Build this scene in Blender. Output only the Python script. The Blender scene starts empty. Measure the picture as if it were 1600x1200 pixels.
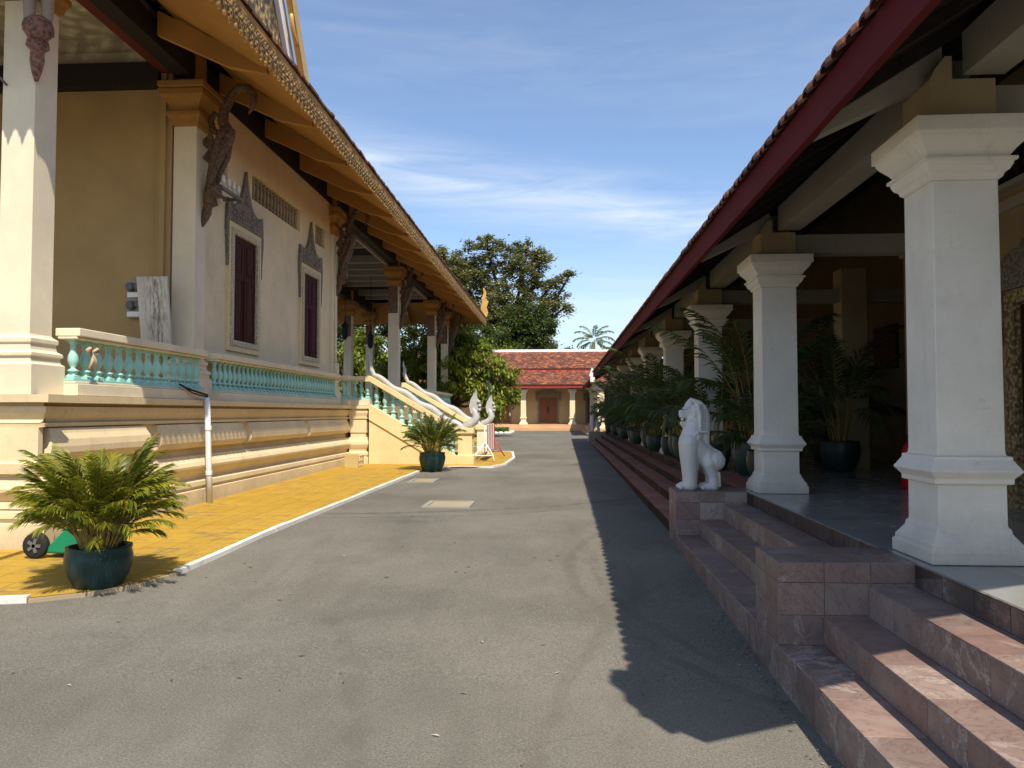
import bpy, math, random
from mathutils import Vector, Matrix
R=math.radians; PI=math.pi
rng=random.Random(7)
sc=bpy.context.scene
# ------------------------------------------------------------ camera
cam=bpy.data.cameras.new("camera"); cam_o=bpy.data.objects.new("camera",cam); sc.collection.objects.link(cam_o)
cam.sensor_width=36; cam.lens=1200/1600*36; cam.clip_start=.05; cam.clip_end=3000
cam_o.location=(0,0,1.6)
cam_o.rotation_euler=(R(90+2.1476),0,R(3.4788))
sc.camera=cam_o
# ------------------------------------------------------------ sky, sun, exposure
SUN=Vector((.30,-.65,1)).normalized()
w=bpy.data.worlds.new("World"); sc.world=w; w.use_nodes=True
nt=w.node_tree; bg=nt.nodes["Background"]
sky=nt.nodes.new("ShaderNodeTexSky"); sky.sky_type='NISHITA'; sky.sun_disc=False
sky.sun_elevation=math.asin(SUN.z); sky.sun_rotation=math.atan2(SUN.x,SUN.y)
sky.air_density=.9; sky.dust_density=.9; sky.ozone_density=2.3
tc=nt.nodes.new("ShaderNodeTexCoord"); mp=nt.nodes.new("ShaderNodeMapping"); mp.vector_type='POINT'
mp.inputs['Location'].default_value=(.3,.1,.55); mp.inputs['Rotation'].default_value=(R(6),R(14),R(12)); mp.inputs['Scale'].default_value=(1.0,2.2,5.2)
nz=nt.nodes.new("ShaderNodeTexNoise"); nz.inputs['Scale'].default_value=1.35; nz.inputs['Detail'].default_value=9; nz.inputs['Roughness'].default_value=.58; nz.inputs['Distortion'].default_value=.5
rp=nt.nodes.new("ShaderNodeValToRGB"); rp.color_ramp.elements[0].position=.48; rp.color_ramp.elements[1].position=.82
rp.color_ramp.elements[1].color=(.16,.16,.16,1)
mx=nt.nodes.new("ShaderNodeMix"); mx.data_type='RGBA'
mx.inputs[7].default_value=(4.6,5.0,5.4,1)
nt.links.new(tc.outputs['Generated'],mp.inputs[0]); nt.links.new(mp.outputs[0],nz.inputs['Vector'])
def wm(op,a,b=None):
    x=nt.nodes.new("ShaderNodeMath"); x.operation=op
    for i,q in enumerate((a,b)):
        if q is None: continue
        if isinstance(q,(int,float)): x.inputs[i].default_value=q
        else: nt.links.new(q,x.inputs[i])
    return x.outputs[0]
nt.links.new(nz.outputs[0],rp.inputs[0])
sp=nt.nodes.new("ShaderNodeSeparateXYZ"); nt.links.new(tc.outputs['Generated'],sp.inputs[0])
mp2=nt.nodes.new("ShaderNodeMapping"); mp2.inputs['Rotation'].default_value=(0,R(9),0); mp2.inputs['Scale'].default_value=(1.5,2,11)
nt.links.new(tc.outputs['Generated'],mp2.inputs[0])
nz2=nt.nodes.new("ShaderNodeTexNoise"); nz2.inputs['Scale'].default_value=3.2; nz2.inputs['Detail'].default_value=8; nz2.inputs['Roughness'].default_value=.62; nz2.inputs['Distortion'].default_value=.7; nt.links.new(mp2.outputs[0],nz2.inputs['Vector'])
def band(c,sl_,wd,amt):
    d=wm('ABSOLUTE',wm('ADD',wm('SUBTRACT',sp.outputs[2],c),wm('MULTIPLY',sp.outputs[0],sl_)))
    k=wm('SUBTRACT',1,wm('DIVIDE',d,wd)); k=wm('MAXIMUM',k,0); k=wm('POWER',k,1.3)
    return wm('MULTIPLY',wm('MULTIPLY',k,wm('MAXIMUM',wm('MULTIPLY',wm('SUBTRACT',nz2.outputs[0],.30),2.3),0)),amt)
cl=wm('ADD',rp.outputs[0],wm('ADD',band(.268,.17,.06,.9),wm('ADD',band(.13,-.05,.10,.55),band(.43,.05,.10,.14))))
cl=wm('MINIMUM',cl,.8)
nt.links.new(cl,mx.inputs[0]); nt.links.new(sky.outputs[0],mx.inputs[6])
nt.links.new(mx.outputs[2],bg.inputs[0]); bg.inputs[1].default_value=.15
sl=bpy.data.lights.new("sun","SUN"); sl.energy=4.8; sl.angle=R(.5); sl.color=(1,.91,.76)
so=bpy.data.objects.new("sun",sl); sc.collection.objects.link(so); so.rotation_euler=SUN.to_track_quat('Z','Y').to_euler(); so.location=(10,-20,40)
sc.view_settings.view_transform='Standard'; sc.view_settings.look='None'; sc.view_settings.gamma=1; sc.view_settings.exposure=0.44
sc.cycles.max_bounces=7; sc.cycles.diffuse_bounces=4; sc.cycles.transparent_max_bounces=4
sc.cycles.use_denoising=True

# ------------------------------------------------------------ mesh builder
XF=[None]     # optional slight turn applied to everything built while it is set
def xr(x,y,z):    # the right-hand hall stands turned a touch from the street axis
    return (x+.0034*(y-5),y,z)
class MB:
    def __init__(s): s.v=[];s.f=[];s.r=[];s.sm=[];s.rv=.5
    def face(s,pts,r=None,sm=False):
        b=len(s.v); s.v.extend(pts); s.f.append(tuple(range(b,b+len(pts)))); s.r.append(s.rv if r is None else r); s.sm.append(sm)
    def grid(s,rings,close=True,caps=True,sm=True,r=None):
        b=len(s.v); n=len(rings[0]); r=s.rv if r is None else r
        for g in rings: s.v.extend(g)
        m=n if close else n-1
        for i in range(len(rings)-1):
            for j in range(m):
                k=(j+1)%n
                s.f.append((b+i*n+j,b+i*n+k,b+(i+1)*n+k,b+(i+1)*n+j)); s.r.append(r); s.sm.append(sm)
        if caps:
            s.f.append(tuple(b+j for j in range(n-1,-1,-1))); s.r.append(r); s.sm.append(False)
            e=b+(len(rings)-1)*n
            s.f.append(tuple(e+j for j in range(n))); s.r.append(r); s.sm.append(False)
    def box(s,x0,x1,y0,y1,z0,z1,r=None):
        s.grid([[(x0,y0,z0),(x1,y0,z0),(x1,y1,z0),(x0,y1,z0)],[(x0,y0,z1),(x1,y0,z1),(x1,y1,z1),(x0,y1,z1)]],sm=False,r=r)
    def obox(s,c,ax,ay,az,hx,hy,hz,r=None):
        c=Vector(c);ax=Vector(ax);ay=Vector(ay);az=Vector(az)
        P=lambda i,j,k: tuple(c+ax*hx*i+ay*hy*j+az*hz*k)
        s.grid([[P(-1,-1,-1),P(1,-1,-1),P(1,1,-1),P(-1,1,-1)],[P(-1,-1,1),P(1,-1,1),P(1,1,1),P(-1,1,1)]],sm=False,r=r)
    def bar(s,a,b,wd,h=None,up=(0,0,1),r=None):
        a=Vector(a);b=Vector(b);h=h or wd; d=(b-a); L=d.length; d.normalize(); up=Vector(up)
        if abs(d.dot(up))>.98: up=Vector((1,0,0))
        sx=d.cross(up).normalized(); u=sx.cross(d)
        s.obox((a+b)/2,sx,d,u,wd/2,L/2,h/2,r)
    def prism(s,prof,axis,a0,a1,sm=False,r=None):
        # prof 2D pts; axis 'x': (y,z), 'y': (x,z), 'z': (x,y)
        def P(p,a):
            return {'x':(a,p[0],p[1]),'y':(p[0],a,p[1]),'z':(p[0],p[1],a)}[axis]
        s.grid([[P(p,a0) for p in prof],[P(p,a1) for p in prof]],sm=sm,r=r)
    def oprism(s,prof,o,u,v,n,t,r=None):
        o=Vector(o);u=Vector(u);v=Vector(v);n=Vector(n)
        s.grid([[tuple(o+u*p[0]+v*p[1]-n*t/2) for p in prof],[tuple(o+u*p[0]+v*p[1]+n*t/2) for p in prof]],sm=False,r=r)
    def lathe(s,c,prof,n=12,sm=True,r=None,caps=True):
        s.grid([[(c[0]+q[0]*math.cos(2*PI*j/n),c[1]+q[0]*math.sin(2*PI*j/n),c[2]+q[1]) for j in range(n)] for q in prof],sm=sm,r=r,caps=caps)
    def sq(s,cx,cy,z0,prof,asp=1):      # square 'lathe': prof (half width, z)
        s.grid([[(cx-h,cy-h*asp,z0+z),(cx+h,cy-h*asp,z0+z),(cx+h,cy+h*asp,z0+z),(cx-h,cy+h*asp,z0+z)] for h,z in prof],sm=False)
    def rect(s,x0,x1,y0,y1,prof):       # rectangle with moulding profile (offset,z)
        s.grid([[(x0-o,y0-o,z),(x1+o,y0-o,z),(x1+o,y1+o,z),(x0-o,y1+o,z)] for o,z in prof],sm=False)
    def tube(s,path,rad,n=8,sm=True,r=None,flat=1.0):
        path=[Vector(p) for p in path]; rings=[]; up=Vector((0,0,1))
        if not isinstance(rad,(list,tuple)): rad=[rad]*len(path)
        d0=(path[1]-path[0]).normalized()
        x=d0.cross(Vector((0,1,0)) if abs(d0.y)<.9 else Vector((1,0,0))).normalized()
        for i,p in enumerate(path):
            d=(path[min(i+1,len(path)-1)]-path[max(i-1,0)]).normalized()
            x=(x-d*x.dot(d)).normalized(); y=d.cross(x)
            rings.append([tuple(p+(x*math.cos(2*PI*j/n)+y*math.sin(2*PI*j/n)*flat)*rad[i]) for j in range(n)])
        s.grid(rings,sm=sm,r=r)
    def ball(s,c,rx,ry=None,rz=None,n=12,m=8,r=None):
        ry=rx if ry is None else ry; rz=rx if rz is None else rz
        rings=[]
        for i in range(m+1):
            t=-PI/2+PI*i/m; t=max(min(t,PI/2-.02),-PI/2+.02)
            rings.append([(c[0]+rx*math.cos(t)*math.cos(2*PI*j/n),c[1]+ry*math.cos(t)*math.sin(2*PI*j/n),c[2]+rz*math.sin(t)) for j in range(n)])
        s.grid(rings,r=r)
    def build(s,name,mat,parent=None,bevel=0,kind=None):
        off=Vector((0,0,0)); p=parent
        while p: off+=Vector(p.location); p=p.parent
        me=bpy.data.meshes.new(name)
        vs=[xr(*q) for q in s.v] if XF[0] else s.v
        if off.length>0: vs=[(q[0]-off.x,q[1]-off.y,q[2]-off.z) for q in vs]
        me.from_pydata(vs,[],s.f); me.update()
        me.polygons.foreach_set('use_smooth',s.sm)
        at=me.attributes.new('rnd','FLOAT','FACE'); at.data.foreach_set('value',s.r)
        me.materials.append(mat)
        o=bpy.data.objects.new(name,me); sc.collection.objects.link(o)
        if parent: o.parent=parent
        if kind: o['kind']=kind
        if bevel:
            b=o.modifiers.new('bevel','BEVEL'); b.width=bevel; b.segments=2; b.limit_method='ANGLE'; b.angle_limit=R(35); b.use_clamp_overlap=True
            w_=o.modifiers.new('weld','WELD'); w_.merge_threshold=.0002
            o.modifiers.move(1,0)
        return o
def tag(o,label,cat,group=None,kind=None):
    o['label']=label; o['category']=cat
    if group: o['group']=group
    if kind: o['kind']=kind
    return o
def thing(name,label,cat,loc,group=None):
    o=bpy.data.objects.new(name,None); o.empty_display_size=.2; sc.collection.objects.link(o)
    o.location=xr(*loc) if XF[0] else loc
    return tag(o,label,cat,group)
def dup(o,loc,rz=0,scale=1,label=None):
    r=o.copy(); sc.collection.objects.link(r); r.location=loc; r.rotation_euler=(0,0,rz); r.scale=(scale,)*3
    if label: r['label']=label
    def kids(a,b):
        for c in list(a.children):
            d=c.copy(); sc.collection.objects.link(d); d.parent=b; kids(c,d)
    kids(o,r); return r
def struct(mb,name,mat,**k):
    return mb.build(name,mat,kind='structure',**k)
def gz(y):   # the paved lane climbs a little away from the viewer
    for (a,za),(b,zb) in (((-1e9,0),(4.5,0)),((4.5,0),(9,.13)),((9,.13),(15,.17)),((15,.17),(30,.24)),((30,.24),(40,.29)),((40,.29),(1e9,.29))):
        if y<=b:
            return za if b>1e8 or a<-1e8 else za+(zb-za)*(y-a)/(b-a)
# ------------------------------------------------------------ materials
class NT:
    def __init__(s,name,rough=.7,spec=.3,metal=0):
        s.m=bpy.data.materials.new(name); s.m.use_nodes=True; s.t=s.m.node_tree; s.b=s.t.nodes["Principled BSDF"]
        s.b.inputs['Roughness'].default_value=rough; s.b.inputs['Metallic'].default_value=metal
        s.b.inputs['Specular IOR Level'].default_value=spec
        s._pos=None
    def n(s,ty,**k):
        x=s.t.nodes.new(ty)
        for a,b in k.items(): setattr(x,a,b)
        return x
    def l(s,a,b): s.t.links.new(a,b)
    def pos(s):
        if s._pos is None: s._pos=s.n("ShaderNodeNewGeometry")
        return s._pos.outputs['Position']
    def nrm(s): s.pos(); return s._pos.outputs['True Normal']
    def map(s,scale=(1,1,1),vec=None,rot=(0,0,0)):
        m=s.n("ShaderNodeMapping"); m.inputs['Scale'].default_value=scale; m.inputs['Rotation'].default_value=rot
        s.l(vec or s.pos(),m.inputs[0]); return m.outputs[0]
    def noise(s,scale,detail=5,rough=.6,vec=None,dist=0):
        x=s.n("ShaderNodeTexNoise"); x.inputs['Scale'].default_value=scale; x.inputs['Detail'].default_value=detail; x.inputs['Roughness'].default_value=rough; x.inputs['Distortion'].default_value=dist
        s.l(vec or s.pos(),x.inputs['Vector']); return x.outputs[0]
    def vor(s,scale,feat='F1',vec=None,out='Distance'):
        x=s.n("ShaderNodeTexVoronoi",feature=feat); x.inputs['Scale'].default_value=scale
        s.l(vec or s.pos(),x.inputs['Vector']); return x.outputs[out]
    def ramp(s,f,a,b,ca=(0,0,0),cb=(1,1,1)):
        x=s.n("ShaderNodeValToRGB"); e=x.color_ramp.elements
        if a>b: a,b,ca,cb=b,a,cb,ca
        e[0].position=a;e[1].position=b;e[0].color=(*ca,1);e[1].color=(*cb,1)
        s.l(f,x.inputs[0]); return x.outputs[0]
    def mix(s,f,a,b,mode='MIX'):
        x=s.n("ShaderNodeMix",data_type='RGBA',blend_type=mode)
        for i,q in ((0,f),(6,a),(7,b)):
            if isinstance(q,(int,float)): x.inputs[i].default_value=q
            elif isinstance(q,tuple): x.inputs[i].default_value=(*q,1)
            else: s.l(q,x.inputs[i])
        return x.outputs[2]
    def math(s,op,a,b=None,c=None):
        x=s.n("ShaderNodeMath",operation=op)
        for i,q in enumerate((a,b,c)):
            if q is None: continue
            if isinstance(q,(int,float)): x.inputs[i].default_value=q
            else: s.l(q,x.inputs[i])
        return x.outputs[0]
    def sep(s,v=None):
        x=s.n("ShaderNodeSeparateXYZ"); s.l(v or s.pos(),x.inputs[0]); return x.outputs
    def comb(s,a,b,c=0):
        x=s.n("ShaderNodeCombineXYZ")
        for i,q in enumerate((a,b,c)):
            if isinstance(q,(int,float)): x.inputs[i].default_value=q
            else: s.l(q,x.inputs[i])
        return x.outputs[0]
    def rnd(s):
        x=s.n("ShaderNodeAttribute"); x.attribute_name='rnd'; return x.outputs['Fac']
    def bump(s,h,st=.3,d=.02):
        x=s.n("ShaderNodeBump"); x.inputs['Strength'].default_value=st; x.inputs['Distance'].default_value=d
        s.l(h,x.inputs['Height']); s.l(x.outputs[0],s.b.inputs['Normal'])
    def col(s,c):
        if isinstance(c,tuple): s.b.inputs['Base Color'].default_value=(*c,1)
        else: s.l(c,s.b.inputs['Base Color'])
        return s
def C(h): # multiply
    return h
def plaster(name,c,stain=(.35,.27,.16),amt=.5,rough=.8,bs=.15,streak=True,spec=.25,grime=None):
    t=NT(name,rough,spec)
    n1=t.noise(.9,7,.65); n2=t.noise(6,6,.7); n3=t.noise(60,3,.6)
    dark=tuple(x*.84 for x in c); lite=tuple(min(1,x*1.05) for x in c)
    a=t.mix(t.ramp(n1,.35,.68),dark,lite)
    a=t.mix(t.math('MULTIPLY',t.ramp(n2,.55,.78),.3*amt),a,stain)
    if streak:
        st=t.noise(1,6,.7,t.map((7,7,.7)))
        a=t.mix(t.math('MULTIPLY',t.ramp(st,.58,.8),.5*amt),a,stain)
    if grime:   # splash dirt and scuffs near the foot
        z0,z1,gc,ga=grime; zz=t.sep()[2]
        h=t.math('ADD',zz,t.math('MULTIPLY',t.math('SUBTRACT',t.noise(5,6,.75),.5),(z1-z0)*1.6))
        a=t.mix(t.math('MULTIPLY',t.ramp(t.math('DIVIDE',t.math('SUBTRACT',h,z0),z1-z0),1.0,0.0),ga),a,gc)
        a=t.mix(t.math('MULTIPLY',t.ramp(t.noise(11,6,.8),.60,.70),.40),a,gc)
    t.bump(t.math('ADD',t.math('MULTIPLY',n3,.4),n2),bs,.01)
    return t.col(a).m
M={}
M['cream']=plaster('cream_plaster',(.72,.60,.385),amt=1.0,bs=.25)
M['endcream']=plaster('ochre_cream_plaster',(.39,.265,.115),amt=.8)
M['pillar']=plaster('pale_plaster',(.72,.63,.455),amt=.35)
M['podium']=plaster('podium_plaster',(.69,.565,.35),amt=1.2,bs=.25,grime=(.12,.42,(.36,.29,.19),.6))
M['yellow']=plaster('yellow_plaster',(.70,.57,.30),amt=.35)
M['spindle']=plaster('spindle_stone',(.36,.29,.18),stain=(.12,.09,.06),amt=.8)
M['ochre']=plaster('ochre_paint',(.44,.225,.06),stain=(.2,.09,.03),amt=.5,streak=False)
M['ochre_cap']=plaster('ochre_capital',(.36,.19,.05),stain=(.06,.035,.02),amt=1.5)
M['white']=plaster('white_plaster',(.775,.735,.645),stain=(.42,.41,.37),amt=.95,bs=.25,grime=(.70,1.05,(.40,.37,.31),.55))
M['whitecap']=plaster('white_cap',(.785,.74,.645),stain=(.38,.32,.25),amt=.9)
M['beige']=plaster('beige_plaster',(.42,.33,.19),stain=(.2,.16,.1),amt=.5)
M['farwall']=plaster('far_wall',(.60,.46,.24),amt=.25)
M['farcap']=plaster('far_capital',(.74,.70,.60),amt=.4)
M['farcol']=plaster('far_column',(.78,.68,.44),amt=.3)
M['stucco']=plaster('stucco_ceiling',(.55,.48,.33),amt=.3,streak=False,bs=.5)
M['mint']=plaster('mint_paint',(.33,.60,.52),stain=(.5,.62,.55),amt=.5,rough=.55)
M['minttrim']=plaster('rail_plaster',(.70,.62,.44),amt=.9)
M['timber']=plaster('dark_timber',(.022,.017,.014),stain=(.07,.06,.05),amt=.5,rough=.7)
M['redtimber']=plaster('red_timber',(.11,.022,.014),stain=(.2,.12,.09),amt=.4,rough=.6)
M['maroon']=plaster('maroon_paint',(.055,.014,.011),stain=(.085,.035,.03),amt=.5,rough=.7,spec=.12)
M['fascia']=plaster('red_fascia',(.11,.015,.017),stain=(.17,.05,.04),amt=.5,rough=.75,streak=False,spec=.12)
M['farred']=plaster('far_fascia',(.36,.045,.045),stain=(.2,.04,.04),amt=.4,rough=.6)
M['beampale']=plaster('pale_beam',(.34,.31,.25),stain=(.15,.13,.1),amt=.7)
M['carving']=plaster('carved_wood',(.115,.07,.042),stain=(.03,.02,.015),amt=1,rough=.55,bs=.6)
M['carvered']=plaster('carved_corbel',(.26,.12,.085),stain=(.1,.05,.04),amt=1,rough=.6,bs=.6)
M['stonegrey']=plaster('grey_figure',(.36,.31,.25),stain=(.15,.12,.1),amt=.8,rough=.6,bs=.4)
M['liongrey']=plaster('grey_statue_paint',(.62,.615,.585),stain=(.40,.40,.385),amt=.45,rough=.38,bs=.12,spec=.5)
M['manegrey']=plaster('grey_mane_paint',(.33,.35,.35),stain=(.2,.2,.2),amt=.4)
M['nagagrey']=plaster('naga_paint',(.43,.43,.42),stain=(.2,.2,.2),amt=1.0,rough=.5,bs=.4)
M['whitepaint']=plaster('white_paint',(.78,.77,.74),stain=(.4,.36,.3),amt=.6)
M['rim']=plaster('drain_rim',(.30,.285,.24),stain=(.2,.17,.13),amt=1.2,streak=False)
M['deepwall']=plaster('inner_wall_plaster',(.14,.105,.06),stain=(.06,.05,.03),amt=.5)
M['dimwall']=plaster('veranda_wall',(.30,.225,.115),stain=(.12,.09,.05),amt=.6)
M['kerbpaint']=plaster('kerb_paint',(.66,.65,.61),stain=(.2,.18,.14),amt=1.8,streak=False)
M['pvc']=plaster('pvc_pipe',(.74,.75,.76),stain=(.5,.5,.48),amt=.3,rough=.35,streak=False)
M['wood_slab']=plaster('weathered_board',(.62,.57,.47),stain=(.10,.075,.05),amt=1.9,streak=True)
def mk_slab():
    t=NT('streaked_board',.7); p=t.sep()
    st=t.noise(1,6,.7,t.map((26,26,3.0))); cen=t.ramp(t.math('ABSOLUTE',t.math('SUBTRACT',p[0],-6.27)),.26,.05)
    a=t.mix(t.ramp(t.noise(2,5),.35,.7),(.50,.46,.38),(.64,.60,.52)); a=t.mix(t.math('MULTIPLY',t.math('MULTIPLY',t.ramp(st,.44,.60),cen),.85),a,(.12,.08,.05)); t.col(a); return t.m
M['slab']=mk_slab()
M['crate']=plaster('crate_wood',(.50,.38,.17),stain=(.1,.07,.04),amt=1.0)
M['woodoor']=plaster('brown_door',(.235,.10,.045),stain=(.09,.035,.02),amt=.9,rough=.5)
M['doorgrey']=plaster('grey_carving',(.25,.225,.18),stain=(.1,.09,.07),amt=.8,bs=.8)
M['red_ext']=plaster('red_enamel',(.5,.01,.015),amt=.05,rough=.3,streak=False)
M['terracotta_kerb']=plaster('terracotta_terrace',(.62,.38,.21),stain=(.3,.18,.1),amt=.6)
M['black']=plaster('black_rubber',(.02,.02,.02),stain=(.05,.05,.05),amt=.3,streak=False)
M['greenplastic']=plaster('green_plastic',(.01,.22,.10),amt=.05,rough=.4,streak=False)
M['darkgreen']=plaster('green_post',(.006,.03,.024),amt=.1,rough=.4,streak=False)
M['metergrey']=plaster('meter_grey',(.28,.28,.27),stain=(.05,.05,.05),amt=.7,rough=.4)
M['bark']=plaster('bark',(.085,.07,.052),stain=(.05,.04,.03),amt=1,bs=.6)
M['stem']=plaster('palm_stem',(.33,.24,.07),stain=(.12,.09,.03),amt=.6)
M['soil']=plaster('soil',(.05,.035,.025),amt=.3,streak=False)
M['concrete']=plaster('concrete_lid',(.36,.29,.19),stain=(.2,.15,.09),amt=.8,streak=False)
M['redpaint']=plaster('barrier_red',(.42,.06,.05),amt=.2,rough=.4,streak=False)
M['ironframe']=plaster('grey_iron',(.13,.13,.12),amt=.2,rough=.5,streak=False)
M['ribbon']=plaster('dry_ribbon',(.45,.34,.22),amt=.4,streak=False)
def mk_carved(name,ca,cb,scale,metal=0,rough=.5,st=.9):
    t=NT(name,rough,.4,metal)
    v=t.vor(scale,'SMOOTH_F1'); n=t.noise(scale*1.5,4,.6,dist=1.5)
    h=t.math('ADD',v,t.math('MULTIPLY',n,.5))
    t.col(t.mix(t.ramp(h,.35,.8),cb,ca)); t.bump(h,st,.03); return t.m
M['ornament']=mk_carved('grey_relief',(.145,.115,.085),(.33,.29,.225),34,st=1)
M['relief']=mk_carved('cream_relief',(.42,.34,.21),(.78,.68,.50),40,st=.9)
M['carving']=mk_carved('carved_wood_relief',(.15,.092,.055),(.045,.028,.018),24,0,.6,1)
M['carvered']=mk_carved('carved_corbel_relief',(.30,.155,.115),(.09,.045,.035),26,0,.65,1)
M['goldrelief']=mk_carved('gold_relief',(.07,.05,.025),(.66,.43,.13),9,.25,.4,1)
M['goldcarve']=mk_carved('gold_carving',(.15,.085,.025),(.40,.25,.075),26,0,.6,.9)
M['doorgold']=mk_carved('gold_door_carving',(.16,.10,.04),(.55,.40,.2),30,.1,.5,.9)
M['ceilrelief']=mk_carved('ceiling_relief',(.30,.26,.18),(.60,.53,.37),5,0,.8,1)
def mk_gold():
    t=NT('gold_paint',.35,.5,.35); t.col(t.mix(t.noise(8,4),(.50,.29,.06),(.78,.50,.14))); t.bump(t.noise(30,4),.4,.01); return t.m
M['gold']=mk_gold()
def mk_band():   # dark painted panel with pale flame motif near column tops
    t=NT('painted_panel',.6); p=t.sep()
    n=t.noise(16,4,.6,dist=2.2)
    t.col(t.mix(t.ramp(n,.45,.6),(.10,.055,.04),(.20,.13,.09))); t.bump(n,.4,.01); return t.m
M['panel']=mk_band()
def mk_asphalt():
    t=NT('asphalt',.88,.25)
    big=t.noise(.35,6,.62); mid=t.noise(2.2,7,.7); fine=t.noise(70,3,.75); sp=t.vor(42)
    str_=t.noise(1,6,.65,t.map((2.6,.5,1)))
    a=t.mix(t.ramp(big,.34,.68),(.103,.094,.076),(.196,.182,.152))
    a=t.mix(t.math('MULTIPLY',t.ramp(mid,.5,.8),.35),a,(.125,.118,.102))
    a=t.mix(t.math('MULTIPLY',t.ramp(str_,.52,.78),.3),a,(.125,.116,.10))
    a=t.mix(t.math('MULTIPLY',t.ramp(fine,.47,.64),.55),a,(.27,.255,.22),'MIX')
    a=t.mix(t.math('MULTIPLY',t.ramp(t.noise(95,2,.6,t.map((1,1,1),rot=(0,0,.7))),.52,.64),.65),a,(.06,.056,.048))
    a=t.mix(t.math('MULTIPLY',t.ramp(t.noise(28,4,.75),.5,.68),.35),a,(.085,.079,.067))
    a=t.mix(t.math('MULTIPLY',t.ramp(t.noise(.8,5,.6,t.map((1.6,.55,1),rot=(0,0,.5)),1.0),.5,.7),.45),a,(.095,.087,.07))
    # pale chips
    sel=t.ramp(t.vor(9,'F1',out='Color'),.86,.90)
    chip=t.math('MULTIPLY',t.ramp(t.vor(9),.045,.02),sel)
    a=t.mix(chip,a,(.55,.53,.47))
    # cracks
    wv=t.n("ShaderNodeVectorMath",operation='ADD'); t.l(t.pos(),wv.inputs[0])
    nn=t.n("ShaderNodeTexNoise"); nn.inputs['Scale'].default_value=1.7; nn.inputs['Detail'].default_value=5; t.l(t.pos(),nn.inputs['Vector']); t.l(nn.outputs[1],wv.inputs[1])
    ed=t.vor(.42,'DISTANCE_TO_EDGE',wv.outputs[0])
    cr=t.math('MULTIPLY',t.ramp(ed,.006,.002),t.ramp(t.noise(.5,3),.5,.6))
    a=t.mix(t.math('MULTIPLY',cr,.32),a,(.06,.056,.048))
    # curved tyre traces and a wash of dirt by the drain
    P=t.sep()
    def ring(cx,cy,r0,wd,amt,col,y0,y1,x0=-9,x1=9):
        nonlocal a
        d=t.math('SQRT',t.math('ADD',t.math('POWER',t.math('SUBTRACT',P[0],cx),2),t.math('POWER',t.math('SUBTRACT',P[1],cy),2)))
        d=t.math('ABSOLUTE',t.math('SUBTRACT',t.math('ADD',d,t.math('MULTIPLY',t.math('SUBTRACT',t.noise(1.5,3),.5),.25)),r0))
        k=t.ramp(d,wd,wd*.35)
        k=t.math('MULTIPLY',k,t.math('MULTIPLY',t.math('GREATER_THAN',P[1],y0),t.math('LESS_THAN',P[1],y1)))
        k=t.math('MULTIPLY',k,t.math('MULTIPLY',t.math('GREATER_THAN',P[0],x0),t.math('LESS_THAN',P[0],x1)))
        k=t.math('MULTIPLY',k,t.math('MULTIPLY',t.ramp(t.noise(3,5,.7),.36,.62),amt))
        a=t.mix(k,a,col)
    ring(-3.6,17.5,6.5,.10,.85,(.075,.07,.06),10.2,17)
    ring(-3.6,17.5,6.95,.06,.8,(.08,.075,.065),10.2,17)
    ring(5.4,7.6,5.3,.08,.6,(.10,.085,.065),3,9.5)
    ring(5.4,7.6,5.05,.06,.6,(.10,.085,.065),3,9.5)
    ring(7.5,3.2,7.6,.07,.45,(.10,.088,.07),2,9)
    ring(-9,2,8.2,.10,.4,(.09,.08,.065),2.4,6)
    ring(-2.0,10.5,.0,.75,.8,(.085,.08,.07),8,12,-3.6,0)
    ring(-2.8,16.6,.0,1.3,.75,(.085,.08,.068),14,19,-5,0)
    # dirty strip below the stone steps, with the dark shading there painted in
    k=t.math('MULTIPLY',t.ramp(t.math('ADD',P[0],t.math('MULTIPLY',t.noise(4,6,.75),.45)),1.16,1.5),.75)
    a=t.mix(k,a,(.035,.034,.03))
    t.col(a); t.bump(t.math('ADD',t.math('MULTIPLY',fine,.6),t.math('MULTIPLY',mid,.6)),.35,.012)
    return t.m
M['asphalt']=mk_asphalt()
def mk_yellow():
    t=NT('yellow_paving',.75,.25)
    br=t.n("ShaderNodeTexBrick"); br.offset=0; br.inputs['Scale'].default_value=1; br.inputs['Brick Width'].default_value=.30; br.inputs['Row Height'].default_value=.30; br.inputs['Mortar Size'].default_value=.006; br.inputs['Mortar Smooth'].default_value=.4
    br.inputs['Color1'].default_value=(1,1,1,1);br.inputs['Color2'].default_value=(.86,.86,.86,1);br.inputs['Mortar'].default_value=(.30,.26,.2,1)
    t.l(t.pos(),br.inputs['Vector'])
    n=t.noise(.8,7,.7); n2=t.noise(5,7,.75)
    a=t.mix(t.ramp(n,.35,.7),(.40,.24,.028),(.465,.29,.042))
    jf=t.math('MULTIPLY',t.ramp(t.noise(1.3,4),.3,.55),.95)
    a=t.mix(jf,a,br.outputs[0],'MULTIPLY')
    a=t.mix(t.math('MULTIPLY',t.ramp(t.math('ADD',t.math('MULTIPLY',n2,.6),t.math('MULTIPLY',n,.4)),.515,.60),.8),a,(.19,.135,.06))
    t.col(a); t.bump(t.math('ADD',n2,t.math('MULTIPLY',br.outputs[1],-.6)),.3,.01); return t.m
M['yellowpave']=mk_yellow()
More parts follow.
